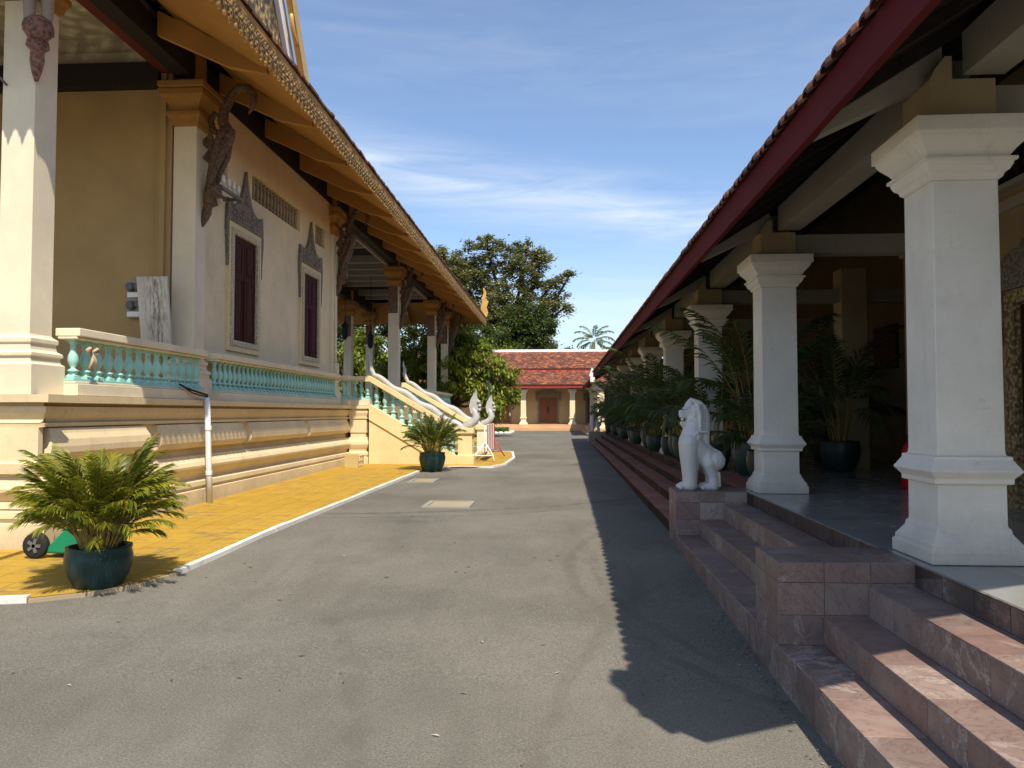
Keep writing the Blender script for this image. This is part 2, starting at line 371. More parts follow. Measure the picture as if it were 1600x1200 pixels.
def mk_marble():
    t=NT('marble_tiles',.42,.4)
    r=t.rnd(); sh=t.n("ShaderNodeVectorMath",operation='ADD'); t.l(t.pos(),sh.inputs[0]); t.l(t.comb(t.math('MULTIPLY',r,37),t.math('MULTIPLY',r,71),t.math('MULTIPLY',r,53)),sh.inputs[1]); v=sh.outputs[0]
    a=t.n("ShaderNodeValToRGB"); e=a.color_ramp.elements; e[0].position=0;e[0].color=(.25,.165,.135,1); e[1].position=1;e[1].color=(.35,.275,.235,1)
    for p,c in ((.22,(.175,.13,.112)),(.45,(.28,.195,.16)),(.68,(.205,.165,.145)),(.93,(.255,.15,.12))):
        x=e.new(p); x.color=(*c,1)
    t.l(r,a.inputs[0]); c=a.outputs[0]
    n=t.noise(3.2,7,.68,v,1.2)
    c=t.mix(t.math('MULTIPLY',t.ramp(n,.42,.7),.55),c,(.14,.10,.095))
    vm=t.ramp(t.noise(1.3,3,.5,v),.47,.60)
    vein=t.noise(1.9,9,.72,v,2.2)
    k=t.math('ABSOLUTE',t.math('SUBTRACT',vein,.5))
    c=t.mix(t.math('MULTIPLY',t.math('MULTIPLY',t.ramp(k,.03,.003),vm),.7),c,(.46,.41,.38))
    v2=t.math('ABSOLUTE',t.math('SUBTRACT',t.noise(2.6,9,.75,v,1.8),.52))
    c=t.mix(t.math('MULTIPLY',t.ramp(v2,.014,.002),.75),c,(.09,.045,.045))
    c=t.mix(t.math('MULTIPLY',t.ramp(t.noise(2.2,6,.7),.52,.75),.35),c,(.31,.285,.265))
    t.col(c); t.l(t.ramp(t.noise(5,4),.3,.7,(.36,.36,.36),(.62,.62,.62)),t.b.inputs['Roughness']); t.bump(n,.12,.01); return t.m
M['marble']=mk_marble()
def mk_terra():
    t=NT('terracotta_step',.75,.25)
    r=t.rnd()
    c=t.mix(r,(.30,.125,.09),(.42,.18,.125))
    c=t.mix(t.math('MULTIPLY',t.ramp(t.noise(2.5,6,.7),.42,.7),.75),c,(.10,.06,.05))
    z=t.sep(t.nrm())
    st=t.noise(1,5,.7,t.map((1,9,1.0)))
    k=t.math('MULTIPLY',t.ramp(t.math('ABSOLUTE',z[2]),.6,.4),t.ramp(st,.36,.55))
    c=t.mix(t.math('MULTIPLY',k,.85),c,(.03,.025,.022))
    t.col(c); t.bump(t.noise(20,5),.3,.01); return t.m
M['terra']=mk_terra()
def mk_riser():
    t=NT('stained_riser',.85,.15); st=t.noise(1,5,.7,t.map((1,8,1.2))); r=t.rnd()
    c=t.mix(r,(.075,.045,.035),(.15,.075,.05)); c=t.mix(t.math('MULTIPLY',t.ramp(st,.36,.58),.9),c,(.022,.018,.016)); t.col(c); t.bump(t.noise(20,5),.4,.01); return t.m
M['riser']=mk_riser()
M['grout']=plaster('dark_grout',(.06,.05,.045),amt=.2,streak=False)
def mk_floor():
    t=NT('grey_floor_tile',.16,.5); r=t.rnd()
    c=t.mix(r,(.25,.255,.245),(.34,.345,.325)); c=t.mix(t.math('MULTIPLY',t.ramp(t.noise(4,6,.7),.45,.75),.4),c,(.30,.30,.29))
    t.col(c); t.l(t.ramp(t.noise(3,4),.3,.7,(.12,.12,.12),(.28,.28,.28)),t.b.inputs['Roughness']); return t.m
M['floortile']=mk_floor()
def mk_roof(name,axis,rw,rh,slope=1.0):
    t=NT(name,.85,.2); p=t.sep()
    vec=t.comb(p[0] if axis=='x' else p[1], t.math('MULTIPLY',p[2],slope))
    br=t.n("ShaderNodeTexBrick"); br.inputs['Scale'].default_value=1; br.inputs['Brick Width'].default_value=rw; br.inputs['Row Height'].default_value=rh; br.inputs['Mortar Size'].default_value=.008; br.inputs['Bias'].default_value=0
    br.inputs['Color1'].default_value=(0,0,0,1);br.inputs['Color2'].default_value=(1,1,1,1);br.inputs['Mortar'].default_value=(.25,.25,.25,1)
    t.l(vec,br.inputs['Vector'])
    a=t.n("ShaderNodeValToRGB"); e=a.color_ramp.elements; e[0].position=0; e[0].color=(.055,.026,.022,1); e[1].position=1; e[1].color=(.42,.18,.085,1)
    for q,c in ((.35,(.095,.04,.03)),(.6,(.17,.062,.038)),(.82,(.32,.11,.05))): x=e.new(q); x.color=(*c,1)
    f=t.math('ADD',t.math('MULTIPLY',br.outputs[0],.6),t.math('MULTIPLY',t.ramp(t.noise(1.3,8,.8),.36,.66),.55))
    t.l(f,a.inputs[0]); t.col(a.outputs[0]); 
    fr=t.math('FRACT',t.math('DIVIDE',t.math('MULTIPLY',p[2],slope),rh))
    t.bump(t.math('SUBTRACT',t.math('MULTIPLY',fr,-1),t.math('MULTIPLY',br.outputs[1],.5)),.8,.04); return t.m
M['roofx']=mk_roof('tile_roof_x','x',.20,.12,1.9)
M['roofy']=mk_roof('tile_roof_y','y',.20,.12,1.9)
def mk_tile():
    t=NT('clay_tile',.85,.2); r=t.rnd()
    c=t.mix(r,(.085,.042,.03),(.23,.095,.055)); c=t.mix(t.math('MULTIPLY',t.ramp(t.noise(9,6,.7),.42,.7),.8),c,(.045,.03,.025)); t.col(c); t.bump(t.noise(40,4),.4,.01); return t.m
M['tile']=mk_tile()
def mk_leaf(name,ca,cb,tr=.3,rough=.45,cy=None):
    t=NT(name,rough,.35); r=t.rnd()
    x=t.n("ShaderNodeValToRGB"); e=x.color_ramp.elements; e[0].position=.0; e[0].color=(*ca,1); e[1].position=.85 if cy else 1; e[1].color=(*cb,1)
    if cy: q=e.new(1.0); q.color=(*cy,1)
    t.l(r,x.inputs[0]); t.col(x.outputs[0])
    tl=t.n("ShaderNodeBsdfTranslucent"); t.l(t.mix(.35,x.outputs[0],(.30,.36,.02)),tl.inputs[0])
    ms=t.n("ShaderNodeMixShader"); ms.inputs[0].default_value=tr
    out=t.t.nodes["Material Output"]; t.l(t.b.outputs[0],ms.inputs[1]); t.l(tl.outputs[0],ms.inputs[2]); t.l(ms.outputs[0],out.inputs[0]); return t.m
M['palm']=mk_leaf('areca_leaf',(.065,.105,.012),(.25,.245,.02),.35,.45,(.42,.31,.03))
M['palm2']=mk_leaf('darker_areca_leaf',(.035,.07,.010),(.10,.135,.016),.3,.6,(.25,.2,.04))
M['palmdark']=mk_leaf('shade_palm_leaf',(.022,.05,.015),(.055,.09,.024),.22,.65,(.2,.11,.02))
M['tree_far']=mk_leaf('rain_tree_leaf',(.105,.115,.045),(.27,.25,.11),.25,.65)
M['tree_dark']=mk_leaf('dense_tree_leaf',(.03,.055,.016),(.09,.125,.034),.25,.6)
M['tree_bright']=mk_leaf('droopy_tree_leaf',(.075,.12,.014),(.26,.30,.035),.35,.45)
M['coco']=mk_leaf('coconut_leaf',(.075,.10,.03),(.19,.21,.08),.2,.35)
M['hedge']=mk_leaf('hedge_leaf',(.04,.08,.02),(.10,.16,.035),.25,.5)
def mk_pot():
    t=NT('green_glaze',.42,.35); n=t.noise(5,6,.6); st=t.noise(1,6,.7,t.map((9,9,1.2)))
    c=t.mix(t.ramp(n,.3,.7),(.008,.030,.030),(.016,.052,.050)); c=t.mix(t.math('MULTIPLY',t.ramp(st,.58,.75),.7),c,(.012,.02,.02))
    c=t.mix(t.ramp(t.noise(7,5,.7),.745,.77),c,(.5,.4,.3)); t.col(c); t.bump(n,.15,.02); return t.m
M['pot']=mk_pot()

# ============================================================ GROUND
YS=[-60,-20,-5,0,2,4.5]+[4.5+.75*i for i in range(1,7)]+[12,15,20,25,30,35,40,50,70,100,200,600,1500]
XS=[-1500,-300,-60,-20,-8,-4,-2,0,1,1.4,2,4,20,60,300,1500]
g=MB()
for i in range(len(YS)-1):
    for j in range(len(XS)-1):
        a,b,c,d=XS[j],XS[j+1],YS[i],YS[i+1]
        g.face([(a,c,gz(c)),(b,c,gz(c)),(b,d,gz(d)),(a,d,gz(d))])
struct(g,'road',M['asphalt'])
# yellow painted pavement with white kerb
edge=[(-14,6.05),(-9,6.08),(-5.6,6.02),(-4.75,6.03),(-4.35,6.12),(-4.0,6.33),(-3.72,6.66),(-3.60,7.1),(-3.56,7.8),(-3.53,8.9),(-3.45,12),(-3.38,15),(-3.31,18.0)]
edge2=[(-3.31,18.0),(-3.2,19.3),(-2.6,19.62),(-1.7,19.6),(-1.45,20.6),(-1.36,23.3),(-1.6,26.5),(-3.6,27.3),(-3.7,41)]
p=MB()
full=edge+edge2[1:]
def HP(y): return gz(y)+.035
for i in range(len(full)-1):
    (a,c),(b,d)=full[i],full[i+1]
    if a<-5.7 and b<-5.5:
        p.face([(a,c,HP(c)),(b,d,HP(d)),(b,8.6,HP(8.6)),(a,8.6,HP(8.6))])
    else:
        if c<8.6:
            y0=8.6
            p.face([(a,c,HP(c)),(b,d,HP(d)),(-5.7 if b>-5.7 else b,max(d,8.6) if d>8.6 else 8.6,HP(8.6)),(min(a,-5.6),8.6,HP(8.6))]) if False else None
poly=[(x,y) for x,y in full if x>=-5.7]
# strips in y
def xe(y):
    best=-5.6
    for i in range(len(full)-1):
        (a,c),(b,d)=full[i],full[i+1]
        if min(c,d)<=y<=max(c,d) and abs(d-c)>1e-6: best=max(best,a+(b-a)*(y-c)/(d-c))
    return best
ys=[6.05,6.12,6.2,6.33,6.5,6.66,6.9,7.1,7.8,8.35,8.9,10,12,15,18,19.3,19.45,19.6,20.6,22,23.3,25,26.5,27,27.3,41]
for a,b in zip(ys[:-1],ys[1:]):
    p.face([(-5.7,a,HP(a)),(xe(a),a,HP(a)),(xe(b),b,HP(b)),(-5.7,b,HP(b))])
p.box(-14,-5.7,6.08,8.6,HP(6.3)-.06,HP(6.3))
struct(p,'pavement',M['yellowpave'])
k=MB()
def kerb(pts,wd=.075,h=.05):
    for (a,c),(b,d) in zip(pts[:-1],pts[1:]):
        L=math.hypot(b-a,d-c); nn=max(1,int(L/.4))
        for i in range(nn):
            t0=i/nn;t1=(i+1)/nn
            p0=(a+(b-a)*t0,c+(d-c)*t0);p1=(a+(b-a)*t1,c+(d-c)*t1)
            jt=rng.uniform(-.008,.008)
            k.bar((p0[0],p0[1],gz(p0[1])+h/2-.01),(p1[0],p1[1],gz(p1[1])+h/2-.01),wd+jt,h+.02+jt)
kerb(edge[:5]); kerb(edge[7:]); kerb(edge2[1:8])
struct(k,'kerb',M['kerbpaint'])
k=MB()
kk=edge[4:8]
for (a,c),(b,d) in zip(kk[:-1],kk[1:]): k.bar((a,c,gz(c)+.01),(b,d,gz(d)+.01),.09,.04)
struct(k,'worn_kerb',M['concrete'])
# drain covers
for (x0,x1,y0,y1,lb) in ((-2.1,-1.36,11.68,12.48,'tan concrete drain cover with pale rim in the middle of the lane'),(-3.1,-2.55,15.6,16.4,'worn sandy drain cover beside the white kerb near the further potted palm')):
    t=thing('drain_cover',lb,'drain cover',((x0+x1)/2,(y0+y1)/2,gz(y0)))
    z=gz((y0+y1)/2); b=MB()
    for q in ((x0,x1,y0,y0+.06),(x0,x1,y1-.06,y1),(x0,x0+.08,y0+.06,y1-.06),(x1-.08,x1,y0+.06,y1-.06)): b.box(*q,z-.05,z+.022)
    b.build('rim',M['rim'],t)
    b=MB(); b.box(x0+.085,x1-.085,y0+.065,y1-.065,z-.05,z+.012); b.build('lid',M['concrete'],t)

# ============================================================ LEFT HALL
PX=-5.85; PC=-6.04; FL=1.80          # pillar street face, pillar centre line, floor level
PY=[8.33,12.15,19.75,27.9,36.3,40.5]
WX=-10.08                            # west pillar line
hall=thing('temple_hall','cream temple hall on a moulded podium with gilded eaves along the left side','hall',(-8,24,0))
b=MB()
prof=[(0.0,.1),(0.0,.40),(-.05,.41),(-.05,.455),(-.015,.46),(-.02,.53),(-.12,.56),(-.11,.61),(-.05,.67),(0,.74),(.005,.775),(-.02,.83),(-.08,.90),(-.085,.93),(-.16,.94),(-.17,1.05),(-.12,1.07),(-.12,1.44),(-.07,1.445),(-.06,1.485),(-.11,1.49),(-.09,1.52),(-.04,1.60),(-.035,1.67),(-.09,1.675),(-.085,1.71),(.045,1.715),(.05,1.80)]
b.rect(-11.0,-5.6,8.12,41.0,prof)
b.build('podium',M['podium'],hall)
b=MB(); b.rect(-11.1,-5.5,7.95,8.115,[(o,z) for o,z in prof]); 
b.build('podium_projection',M['podium'],hall)
b=MB(); b.rect(-5.7,-5.12,20.42,25.55,[(o*.5,z-.002) for o,z in prof]); b.build('stair_landing',M['podium'],hall)
# bulging middle moulding, cut by spouts
b=MB()
def tor(y0,y1):
    pr=[(-5.73,1.05),(-5.68,1.06),(-5.62,1.09),(-5.588,1.15),(-5.585,1.22),(-5.60,1.30),(-5.64,1.37),(-5.655,1.42),(-5.73,1.44)]
    rings=[]
    for s,yy in ((0,y0),(1,y1)):
        rings.append([(x,yy+( .10*(z-1.05)/.39*(1 if s==0 else -1)),z) for x,z in pr])
    b.grid([list(reversed(rings[0])),list(reversed(rings[1]))],sm=False)
cuts=[10.35,13.55,16.9]
st=8.13
for c in cuts: tor(st,c-.03); st=c+.14
tor(st,20.35)
b.build('torus_moulding',M['podium'],hall)
# hall walls
b=MB()
wx=-5.93
def wall_x(b,x0,x1,y0,y1,z0,z1,holes):
    yc=sorted(set([y0,y1]+[h for q in holes for h in q[:2]])); zc=sorted(set([z0,z1]+[h for q in holes for h in q[2:]]))
    for i in range(len(yc)-1):
        for j in range(len(zc)-1):
            ym=(yc[i]+yc[i+1])/2; zm=(zc[j]+zc[j+1])/2
            if any(h[0]<ym<h[1] and h[2]<zm<h[3] for h in holes): continue
            b.box(x0,x1,yc[i],yc[i+1],zc[j],zc[j+1])
VENT=[(12.6,13.32),(14.42,17.2),(18.3,19.1)]
wall_x(b,wx-.25,wx,12.35,19.55,FL,7.45,[(a,c,5.75,6.26) for a,c in VENT])
b.build('street_wall',M['cream'],hall)
b=MB(); b.box(WX+.1,-6.24,12.0,12.25,FL,7.6); b.box(WX+.1,-6.24,19.6,19.8,FL,7.3); b.box(WX,WX+.2,12.25,19.6,FL,7.3)
b.box(-6.5,-6.25,11.93,11.998,FL,7.3); b.box(-6.42,-6.33,11.88,11.928,FL,7.25)
b.build('end_wall',M['endcream'],hall)
b=MB(); b.box(wx-.24,wx-.2,12.4,19.5,5.6,6.4); b.build('vent_backing',M['timber'],hall)
for a,c in VENT:
    v=MB(); v.box(wx-.17,wx-.02,a+.002,a+.03,5.752,6.258); v.box(wx-.17,wx-.02,c-.03,c-.002,5.752,6.258)
    vo=v.build('vent_grille',M['cream'],hall)
    n=max(3,int((c-a)/.185)); sp=MB()
    for i in range(n):
        y=a+(c-a)*(i+.5)/n
        sp.lathe((wx-.09,y,5.75),[(.045,0),(.045,.03),(.022,.05),(.05,.10),(.022,.15),(.042,.17),(.045,.34),(.022,.36),(.05,.41),(.022,.46),(.045,.48),(.045,.51)],8)
    sp.build('spindles',M['spindle'],vo)
# windows
def window(yc,zb,zt):
    h=.745
    f=MB(); x0,x1=wx-.02,wx+.05
    f.box(x0,x1,yc-h,yc-h+.10,zb+.10,zt-.10); f.box(x0,x1,yc+h-.10,yc+h,zb+.10,zt-.10)
    f.box(x0,x1,yc-h,yc+h,zb,zb+.10); f.box(x0,x1,yc-h,yc+h,zt-.10,zt)
    wo=f.build('window',M['yellow'],hall,bevel=.006)
    f=MB(); q=.1; x1=wx+.07
    f.box(x0,x1,yc-h+q,yc-h+q+.11,zb+q+.1,zt-q-.1); f.box(x0,x1,yc+h-q-.11,yc+h-q,zb+q+.1,zt-q-.1)
    f.box(x0,x1,yc-h+q,yc+h-q,zb+q,zb+q+.10); f.box(x0,x1,yc-h+q,yc+h-q,zt-q-.10,zt-q)
    f.build('frame',M['relief'],wo)
    s0=h-.21
    for sgn in (-1,1):
        s=MB(); ya,yb=sorted((yc+sgn*.012,yc+sgn*s0)); z0,z1=zb+.2,zt-.2
        s.box(wx-.03,wx+.02,ya,yb,z0,z1)
        zm=z0+(z1-z0)*.62
        for (pa,pb) in ((z0+.09,zm-.05),(zm+.06,z1-.1)):
            ya2,yb2=ya+.09,yb-.09
            for qq in ((ya2,ya2+.025,pa,pb),(yb2-.025,yb2,pa,pb),(ya2+.025,yb2-.025,pa,pa+.025),(ya2+.025,yb2-.025,pb-.025,pb)): s.box(wx+.01,wx+.033,*qq)
            s.box(wx+.01,wx+.030,ya2+.05,yb2-.05,pa+.05,pb-.05)
        s.build('shutter',M['maroon'],wo,bevel=.004)
    s=MB(); s.box(wx+.0,wx+.05,yc-.03,yc+.03,zb+.2,zb+.2+(zt-zb-.4)*.6); s.build('astragal',M['maroon'],wo)
    # carved pediment
    H=[(0,1.08),(.06,.80),(.13,.55),(.22,.36),(.36,.25),(.50,.22),(.62,.28),(.72,.36),(.80,.34),(.82,.15),(.84,-.15),(.80,-.45),(.77,-.80),(.72,-.78),(.73,-.4),(.70,-.12),(.68,.0)]
    outl=[(yc+y*1.0,zt+z) for y,z in H]+[(yc-y,zt+z) for y,z in reversed(H)][:-1]
    # concave outline: build as strips
    pd=MB()
    inner=[(0,0)]*len(H)
    def strip(sg):
        top=[(0,1.10),(.07,.88),(.14,.70),(.21,.56),(.30,.44),(.42,.37),(.55,.34),(.70,.37)]
        for (a,za),(c,zc) in zip(top[:-1],top[1:]):
            quad=[(yc+sg*a,zt+.004),(yc+sg*c,zt+.004),(yc+sg*c,zt+zc),(yc+sg*a,zt+za)]
            if sg<0: quad=quad[::-1]
            pd.prism(quad,'x',wx+.0,wx+.06)
        side=[(.70,.35),(.78,.36),(.82,.18),(.84,-.15),(.79,-.5),(.765,-.82),(.745,-.82),(.745,-.45),(.745,0)]
        q2=[(yc+sg*y,zt+z) for y,z in [(.70,.004),(.70,.35),(.79,.40),(.82,.18),(.835,0),(.75,0.004)]]
        pd.prism(q2 if sg<0 else q2[::-1],'x',wx,wx+.06)
        q3=[(yc+sg*y,zt+z) for y,z in [(.75,0),(.835,0),(.84,-.15),(.79,-.5),(.765,-.82),(.75,-.8)]]
        pd.prism(q3 if sg<0 else q3[::-1],'x',wx,wx+.06)
    strip(1); strip(-1)
    for i in range(80):
        y=rng.uniform(-.62,.62); zz=rng.uniform(.04,.30+.62*max(0,1-abs(y)/.25))
        pd.ball((wx+.062,yc+y,zt+zz),.02,rng.uniform(.03,.05),rng.uniform(.03,.055),6,4)
    pd.build('pediment',M['ornament'],wo)
window(14.05,2.72,5.06); window(17.9,2.72,5.06)
# pillars
def pillar(x,y,lit=True,panel=False,capz=6.25):
    h=.19
    q=MB(); q.sq(x,y,FL,[(h+.10,0),(h+.10,.34),(h+.07,.36),(h+.06,.42),(h+.085,.43),(h+.085,.47),(h+.04,.50),(h+.03,.57),(h+.05,.58),(h+.05,.63),(h+.01,.66),(h,.68),(h,capz-FL)] )
    po=q.build('pillar',M['pillar'],hall,bevel=.006)
    q=MB(); q.sq(x,y,capz,[(h+.002,.003),(h+.03,.02),(h+.05,.10),(h+.09,.16),(h+.09,.22),(h+.04,.24),(h+.05,.32),(h+.12,.42),(h+.17,.47),(h+.17,.56),(h+.14,.58),(h+.19,.60),(h+.19,.68)])
    q.build('capital',M['ochre_cap'],po)
    q=MB(); q.box(x-.17,x+.17,y-.17,y+.17,capz+.682,7.5); q.build('impost',M['ochre'],po)
    if panel:
        q=MB(); q.box(x-h-.006,x+h-.03,y-h-.006,y+h+.006,capz-1.0,capz-.002); q.build('painted_panel',M['panel'],po)
for i,y in enumerate(PY):
    pillar(PC,y,panel=i>=3)
    if i!=1: pillar(WX,y,panel=i>=3)
# beams
for x in (PC,WX): 
    for a,c in zip([6.9]+PY,PY+[42.0]): b=MB(); b.box(x-.14,x+.14,a+.171,c-.171,7.04,7.42); b.build('eaves_beam',M['timber'],hall)
b=MB(); b.box(-6.42,-6.2,8.52,11.9,7.10,7.38); b.build('red_beam',M['redtimber'],hall)
b=MB(); b.box(WX+.2,-6.42,11.80,11.995,6.88,7.26); b.build('end_beam',M['timber'],hall)
# ceilings
b=MB(); b.box(WX+.1,-6.2,8.3,12.0,7.72,7.80); b.build('porch_ceiling',M['ceilrelief'],hall)
b=MB(); b.box(WX+.2,-6.42,11.86,11.996,7.27,7.45); b.box(WX+.2,-6.42,11.9,11.996,7.455,7.715); b.build('ceiling_cornice',M['ceilrelief'],hall)
b=MB(); b.box(WX-.2,PC+.1,19.9,41.6,7.9,7.96); b.box(WX-.1,PC+.1,12.3,19.5,7.9,7.95); b.build('plank_ceiling',M['timber'],hall)
y=21.2
while y<41.4:
    if all(abs(y-q)>.5 for q in PY): b=MB(); b.box(WX+.15,PC-.145,y-.09,y+.09,7.44,7.72); b.build('ceiling_beam',M['beampale'],hall)
    y+=1.36
b=MB()
for x in (PC-.2,): b.box(x-.03,x+.03,20,40.3,6.95,7.2)
b.build('inner_fillet',M['beampale'],hall)
# eaves: soffit, fins, roof
EX0,EX1,EY0,EY1,EZ=-12.15,-4.0,6.97,42.3,6.86
b=MB()
def ring4(x0,x1,y0,y1,z): return [(x0,y0,z),(x1,y0,z),(x1,y1,z),(x0,y1,z)]
b.grid([ring4(EX0,EX1,EY0,EY1,EZ),ring4(EX0+2.0,EX1-2.0,EY0+2.0,EY1-2.0,8.55)],sm=False,caps=False)
ym0,ym1=9.5,39.8
b.face([(-6.0,ym0,8.5),(-8.07,ym0,10.6),(-8.07,ym1,10.6),(-6.0,ym1,8.5)][::-1]); b.face([(-10.15,ym0,8.5),(-8.07,ym0,10.6),(-8.07,ym1,10.6),(-10.15,ym1,8.5)])
b.face([(-6.0,ym0,8.5),(-8.07,ym0,10.6),(-10.15,ym0,8.5)]); b.face([(-6.0,ym1,8.5),(-8.07,ym1,10.6),(-10.15,ym1,8.5)])
b.build('roof',M['roofy'],hall)
b=MB()
def rr(o,z): return ring4(EX0+o,EX1-o,EY0+o,EY1-o,z)
b.grid([rr(.03,6.55),rr(.28,6.60),rr(1.72,7.50)],sm=False,caps=False)
b.build('soffit',M['ochre'],hall)
# fins carrying the eaves
def fin_y(y,x0,x1):
    b=MB(); b.prism([(x0,6.50),(x0,6.62),(x1,7.48),(x1,7.12),(x0-(x0-x1)*.35,6.62)][::-1] if x0>x1 else [(x0,6.50),(x0,6.62),(x1,7.48),(x1,7.12),(x0-(x0-x1)*.35,6.62)],'y',y-.05,y+.05); b.build('eaves_fin',M['ochre'],hall)
y=EY0+1.7
while y<EY1-1: fin_y(y,EX1-.20,PC+.2); fin_y(y,EX0+.20,WX-.2); y+=2.06
x=EX0+1.9
while x<EX1-1:
    b=MB(); b.prism([(EY1-.2,6.50),(EY1-.2,6.62),(40.7,7.48),(40.7,7.12),(EY1-.75,6.62)],'x',x-.05,x+.05); x+=2.06; b.build('eaves_fin',M['ochre'],hall)
# eave board and tile edge
b=MB()
for (x0,x1,y0,y1) in ((EX1-.06,EX1,EY0,EY1),(EX0,EX0+.06,EY0,EY1),(EX0+.06,EX1-.06,EY0,EY0+.06),(EX0+.06,EX1-.06,EY1-.06,EY1)): b.box(x0,x1,y0,y1,6.70,6.80)
b.build('eaves_board',M['ochre_cap'],hall)
b=MB(); y=EY0
while y<EY1:
    z=EZ-.045+rng.uniform(-.006,.014); b.box(EX1-.3,EX1+.035+rng.uniform(-.012,.012),y+.004,y+.17,z,z+.045,rng.random()); y+=.174
b.build('eaves_tiles',M['tile'],hall)
# pierced gold valance: scalloped teeth with drops
b=MB()
def tooth(o,u,n,wd,h):
    pr=[(-wd/2,0),(-wd/2,-h*.45),(-wd*.36,-h*.50),(-wd*.27,-h*.66),(-wd*.14,-h*.72),(-wd*.08,-h*.9),(0,-h),(wd*.08,-h*.9),(wd*.14,-h*.72),(wd*.27,-h*.66),(wd*.36,-h*.50),(wd/2,-h*.45),(wd/2,0)]
    # split into two convex-ish pieces
    o=Vector(o);u=Vector(u);n=Vector(n)
    top=[pr[0],pr[1],pr[11],pr[12]]; mid=[pr[1],pr[2],pr[3],pr[4],pr[8],pr[9],pr[10],pr[11]]; tip=[pr[4],pr[5],pr[6],pr[7],pr[8]]
    rr_=rng.random()
    for q in (top,mid,tip): b.oprism(q,o,u,(0,0,1),n,.03,rr_)
    for q in ((0,-h*.25,.05),(-wd*.3,-h*.35,.028),(wd*.3,-h*.35,.028),(0,-h*.55,.03),(-wd*.25,-h*.12,.025),(wd*.25,-h*.12,.025)): b.ball(tuple(o+u*q[0]+Vector((0,0,q[1]))+n*.016),*(q[2] if abs(n.x)<.5 else .012,q[2] if abs(n.y)<.5 else .012,q[2]),6,4)
y=EY0+.08
while y<EY1-.05:
    tooth((EX1-.02,y,6.71),(0,1,0),(1,0,0),.158,.33 if True else .2); y+=.165
x=EX0+.1
while x<EX1-.05:
    tooth((x,EY0+.02,6.71),(1,0,0),(0,-1,0),.158,.33); tooth((x,EY1-.02,6.71),(1,0,0),(0,1,0),.158,.33); x+=.165
b.build('valance',M['goldcarve'],hall)
# street gable above the eaves
gy,gh=13.0,4.45
def gz_(d): return 8.35+ (gh-d)*1.47*(1.0-.05*d/gh)
b=MB(); 
b.prism([(gy-gh+.7,8.0),(gy+gh-.7,8.0),(gy,8.0+(gh-.7)*1.5)],'x',-6.3,-5.9); b.build('tympanum',M['goldrelief'],hall)
b=MB()
for s in (1,-1):
    b.bar((-5.90,gy+s*(gh-.22),7.95),(-5.90,gy+s*.0,7.95+(gh-.22)*1.5),.36,.10,up=(1,0,0))
b.build('gable_band',M['whitepaint'],hall)
b=MB()
for s in (1,-1):
    A=Vector((-5.70,gy+s*(gh+.02),7.95)); Bp=Vector((-5.70,gy,7.95+(gh+.02)*1.5)); 
    b.bar(tuple(A),tuple(Bp),.30,.13,up=(1,0,0))
    d=(Bp-A); L=d.length; d.normalize(); nn=Vector((0,s*d.z,-s*d.y)) if True else None
    nn=Vector((0,d.z*s,abs(d.y)))
    i=.15
    while i<L-.2:
        pt=A+d*i; b.oprism([(0,.05),(.20,.05),(.26,.17),(.10,.13)],tuple(pt),tuple(d),tuple(nn),(1,0,0),.1); i+=.24
    for fr in (.30,.62):
        c=A+d*(L*fr)-nn*.12
        b.tube([tuple(c+d*(.30*math.cos(t))-nn*(.10*math.sin(t))) for t in [PI*j/8 for j in range(9)]],.05,7)
b.build('bargeboard',M['gold'],hall)
b=MB(); 
b.face([(-5.95,gy+gh,8.1),(-5.95,gy,8.1+gh*1.5),(-8.07,gy,8.1+gh*1.5),(-8.07,gy+gh,8.1)]); b.face([(-5.95,gy-gh,8.1),(-5.95,gy,8.1+gh*1.5),(-8.07,gy,8.1+gh*1.5),(-8.07,gy-gh,8.1)])
b.build('gable_roof',M['roofy'],hall)
# gold flame finial at the far corner
b=MB()
fl=[(.10,0),(.16,.25),(.22,.55),(.13,.85),(.17,1.05),(.05,1.35),(.10,1.62)]
fr=[(-.12,0),(-.20,.3),(-.10,.5),(-.22,.75),(-.06,.95),(-.10,1.2),(.02,1.62)]
rings=[]
for (a,z),(c,_) in zip(fl,fr):
    t=.07*(1-z/2.0)
    rings.append([(EX1+.02-c-.1,42.15-t,6.9+z),(EX1+.02-a-.1+.0,42.15-t*.4,6.9+z),(EX1+.02-a-.1,42.15+t*.4,6.9+z),(EX1+.02-c-.1,42.15+t,6.9+z)])
b.grid(rings,sm=False); b.build('corner_finial',M['gold'],hall)

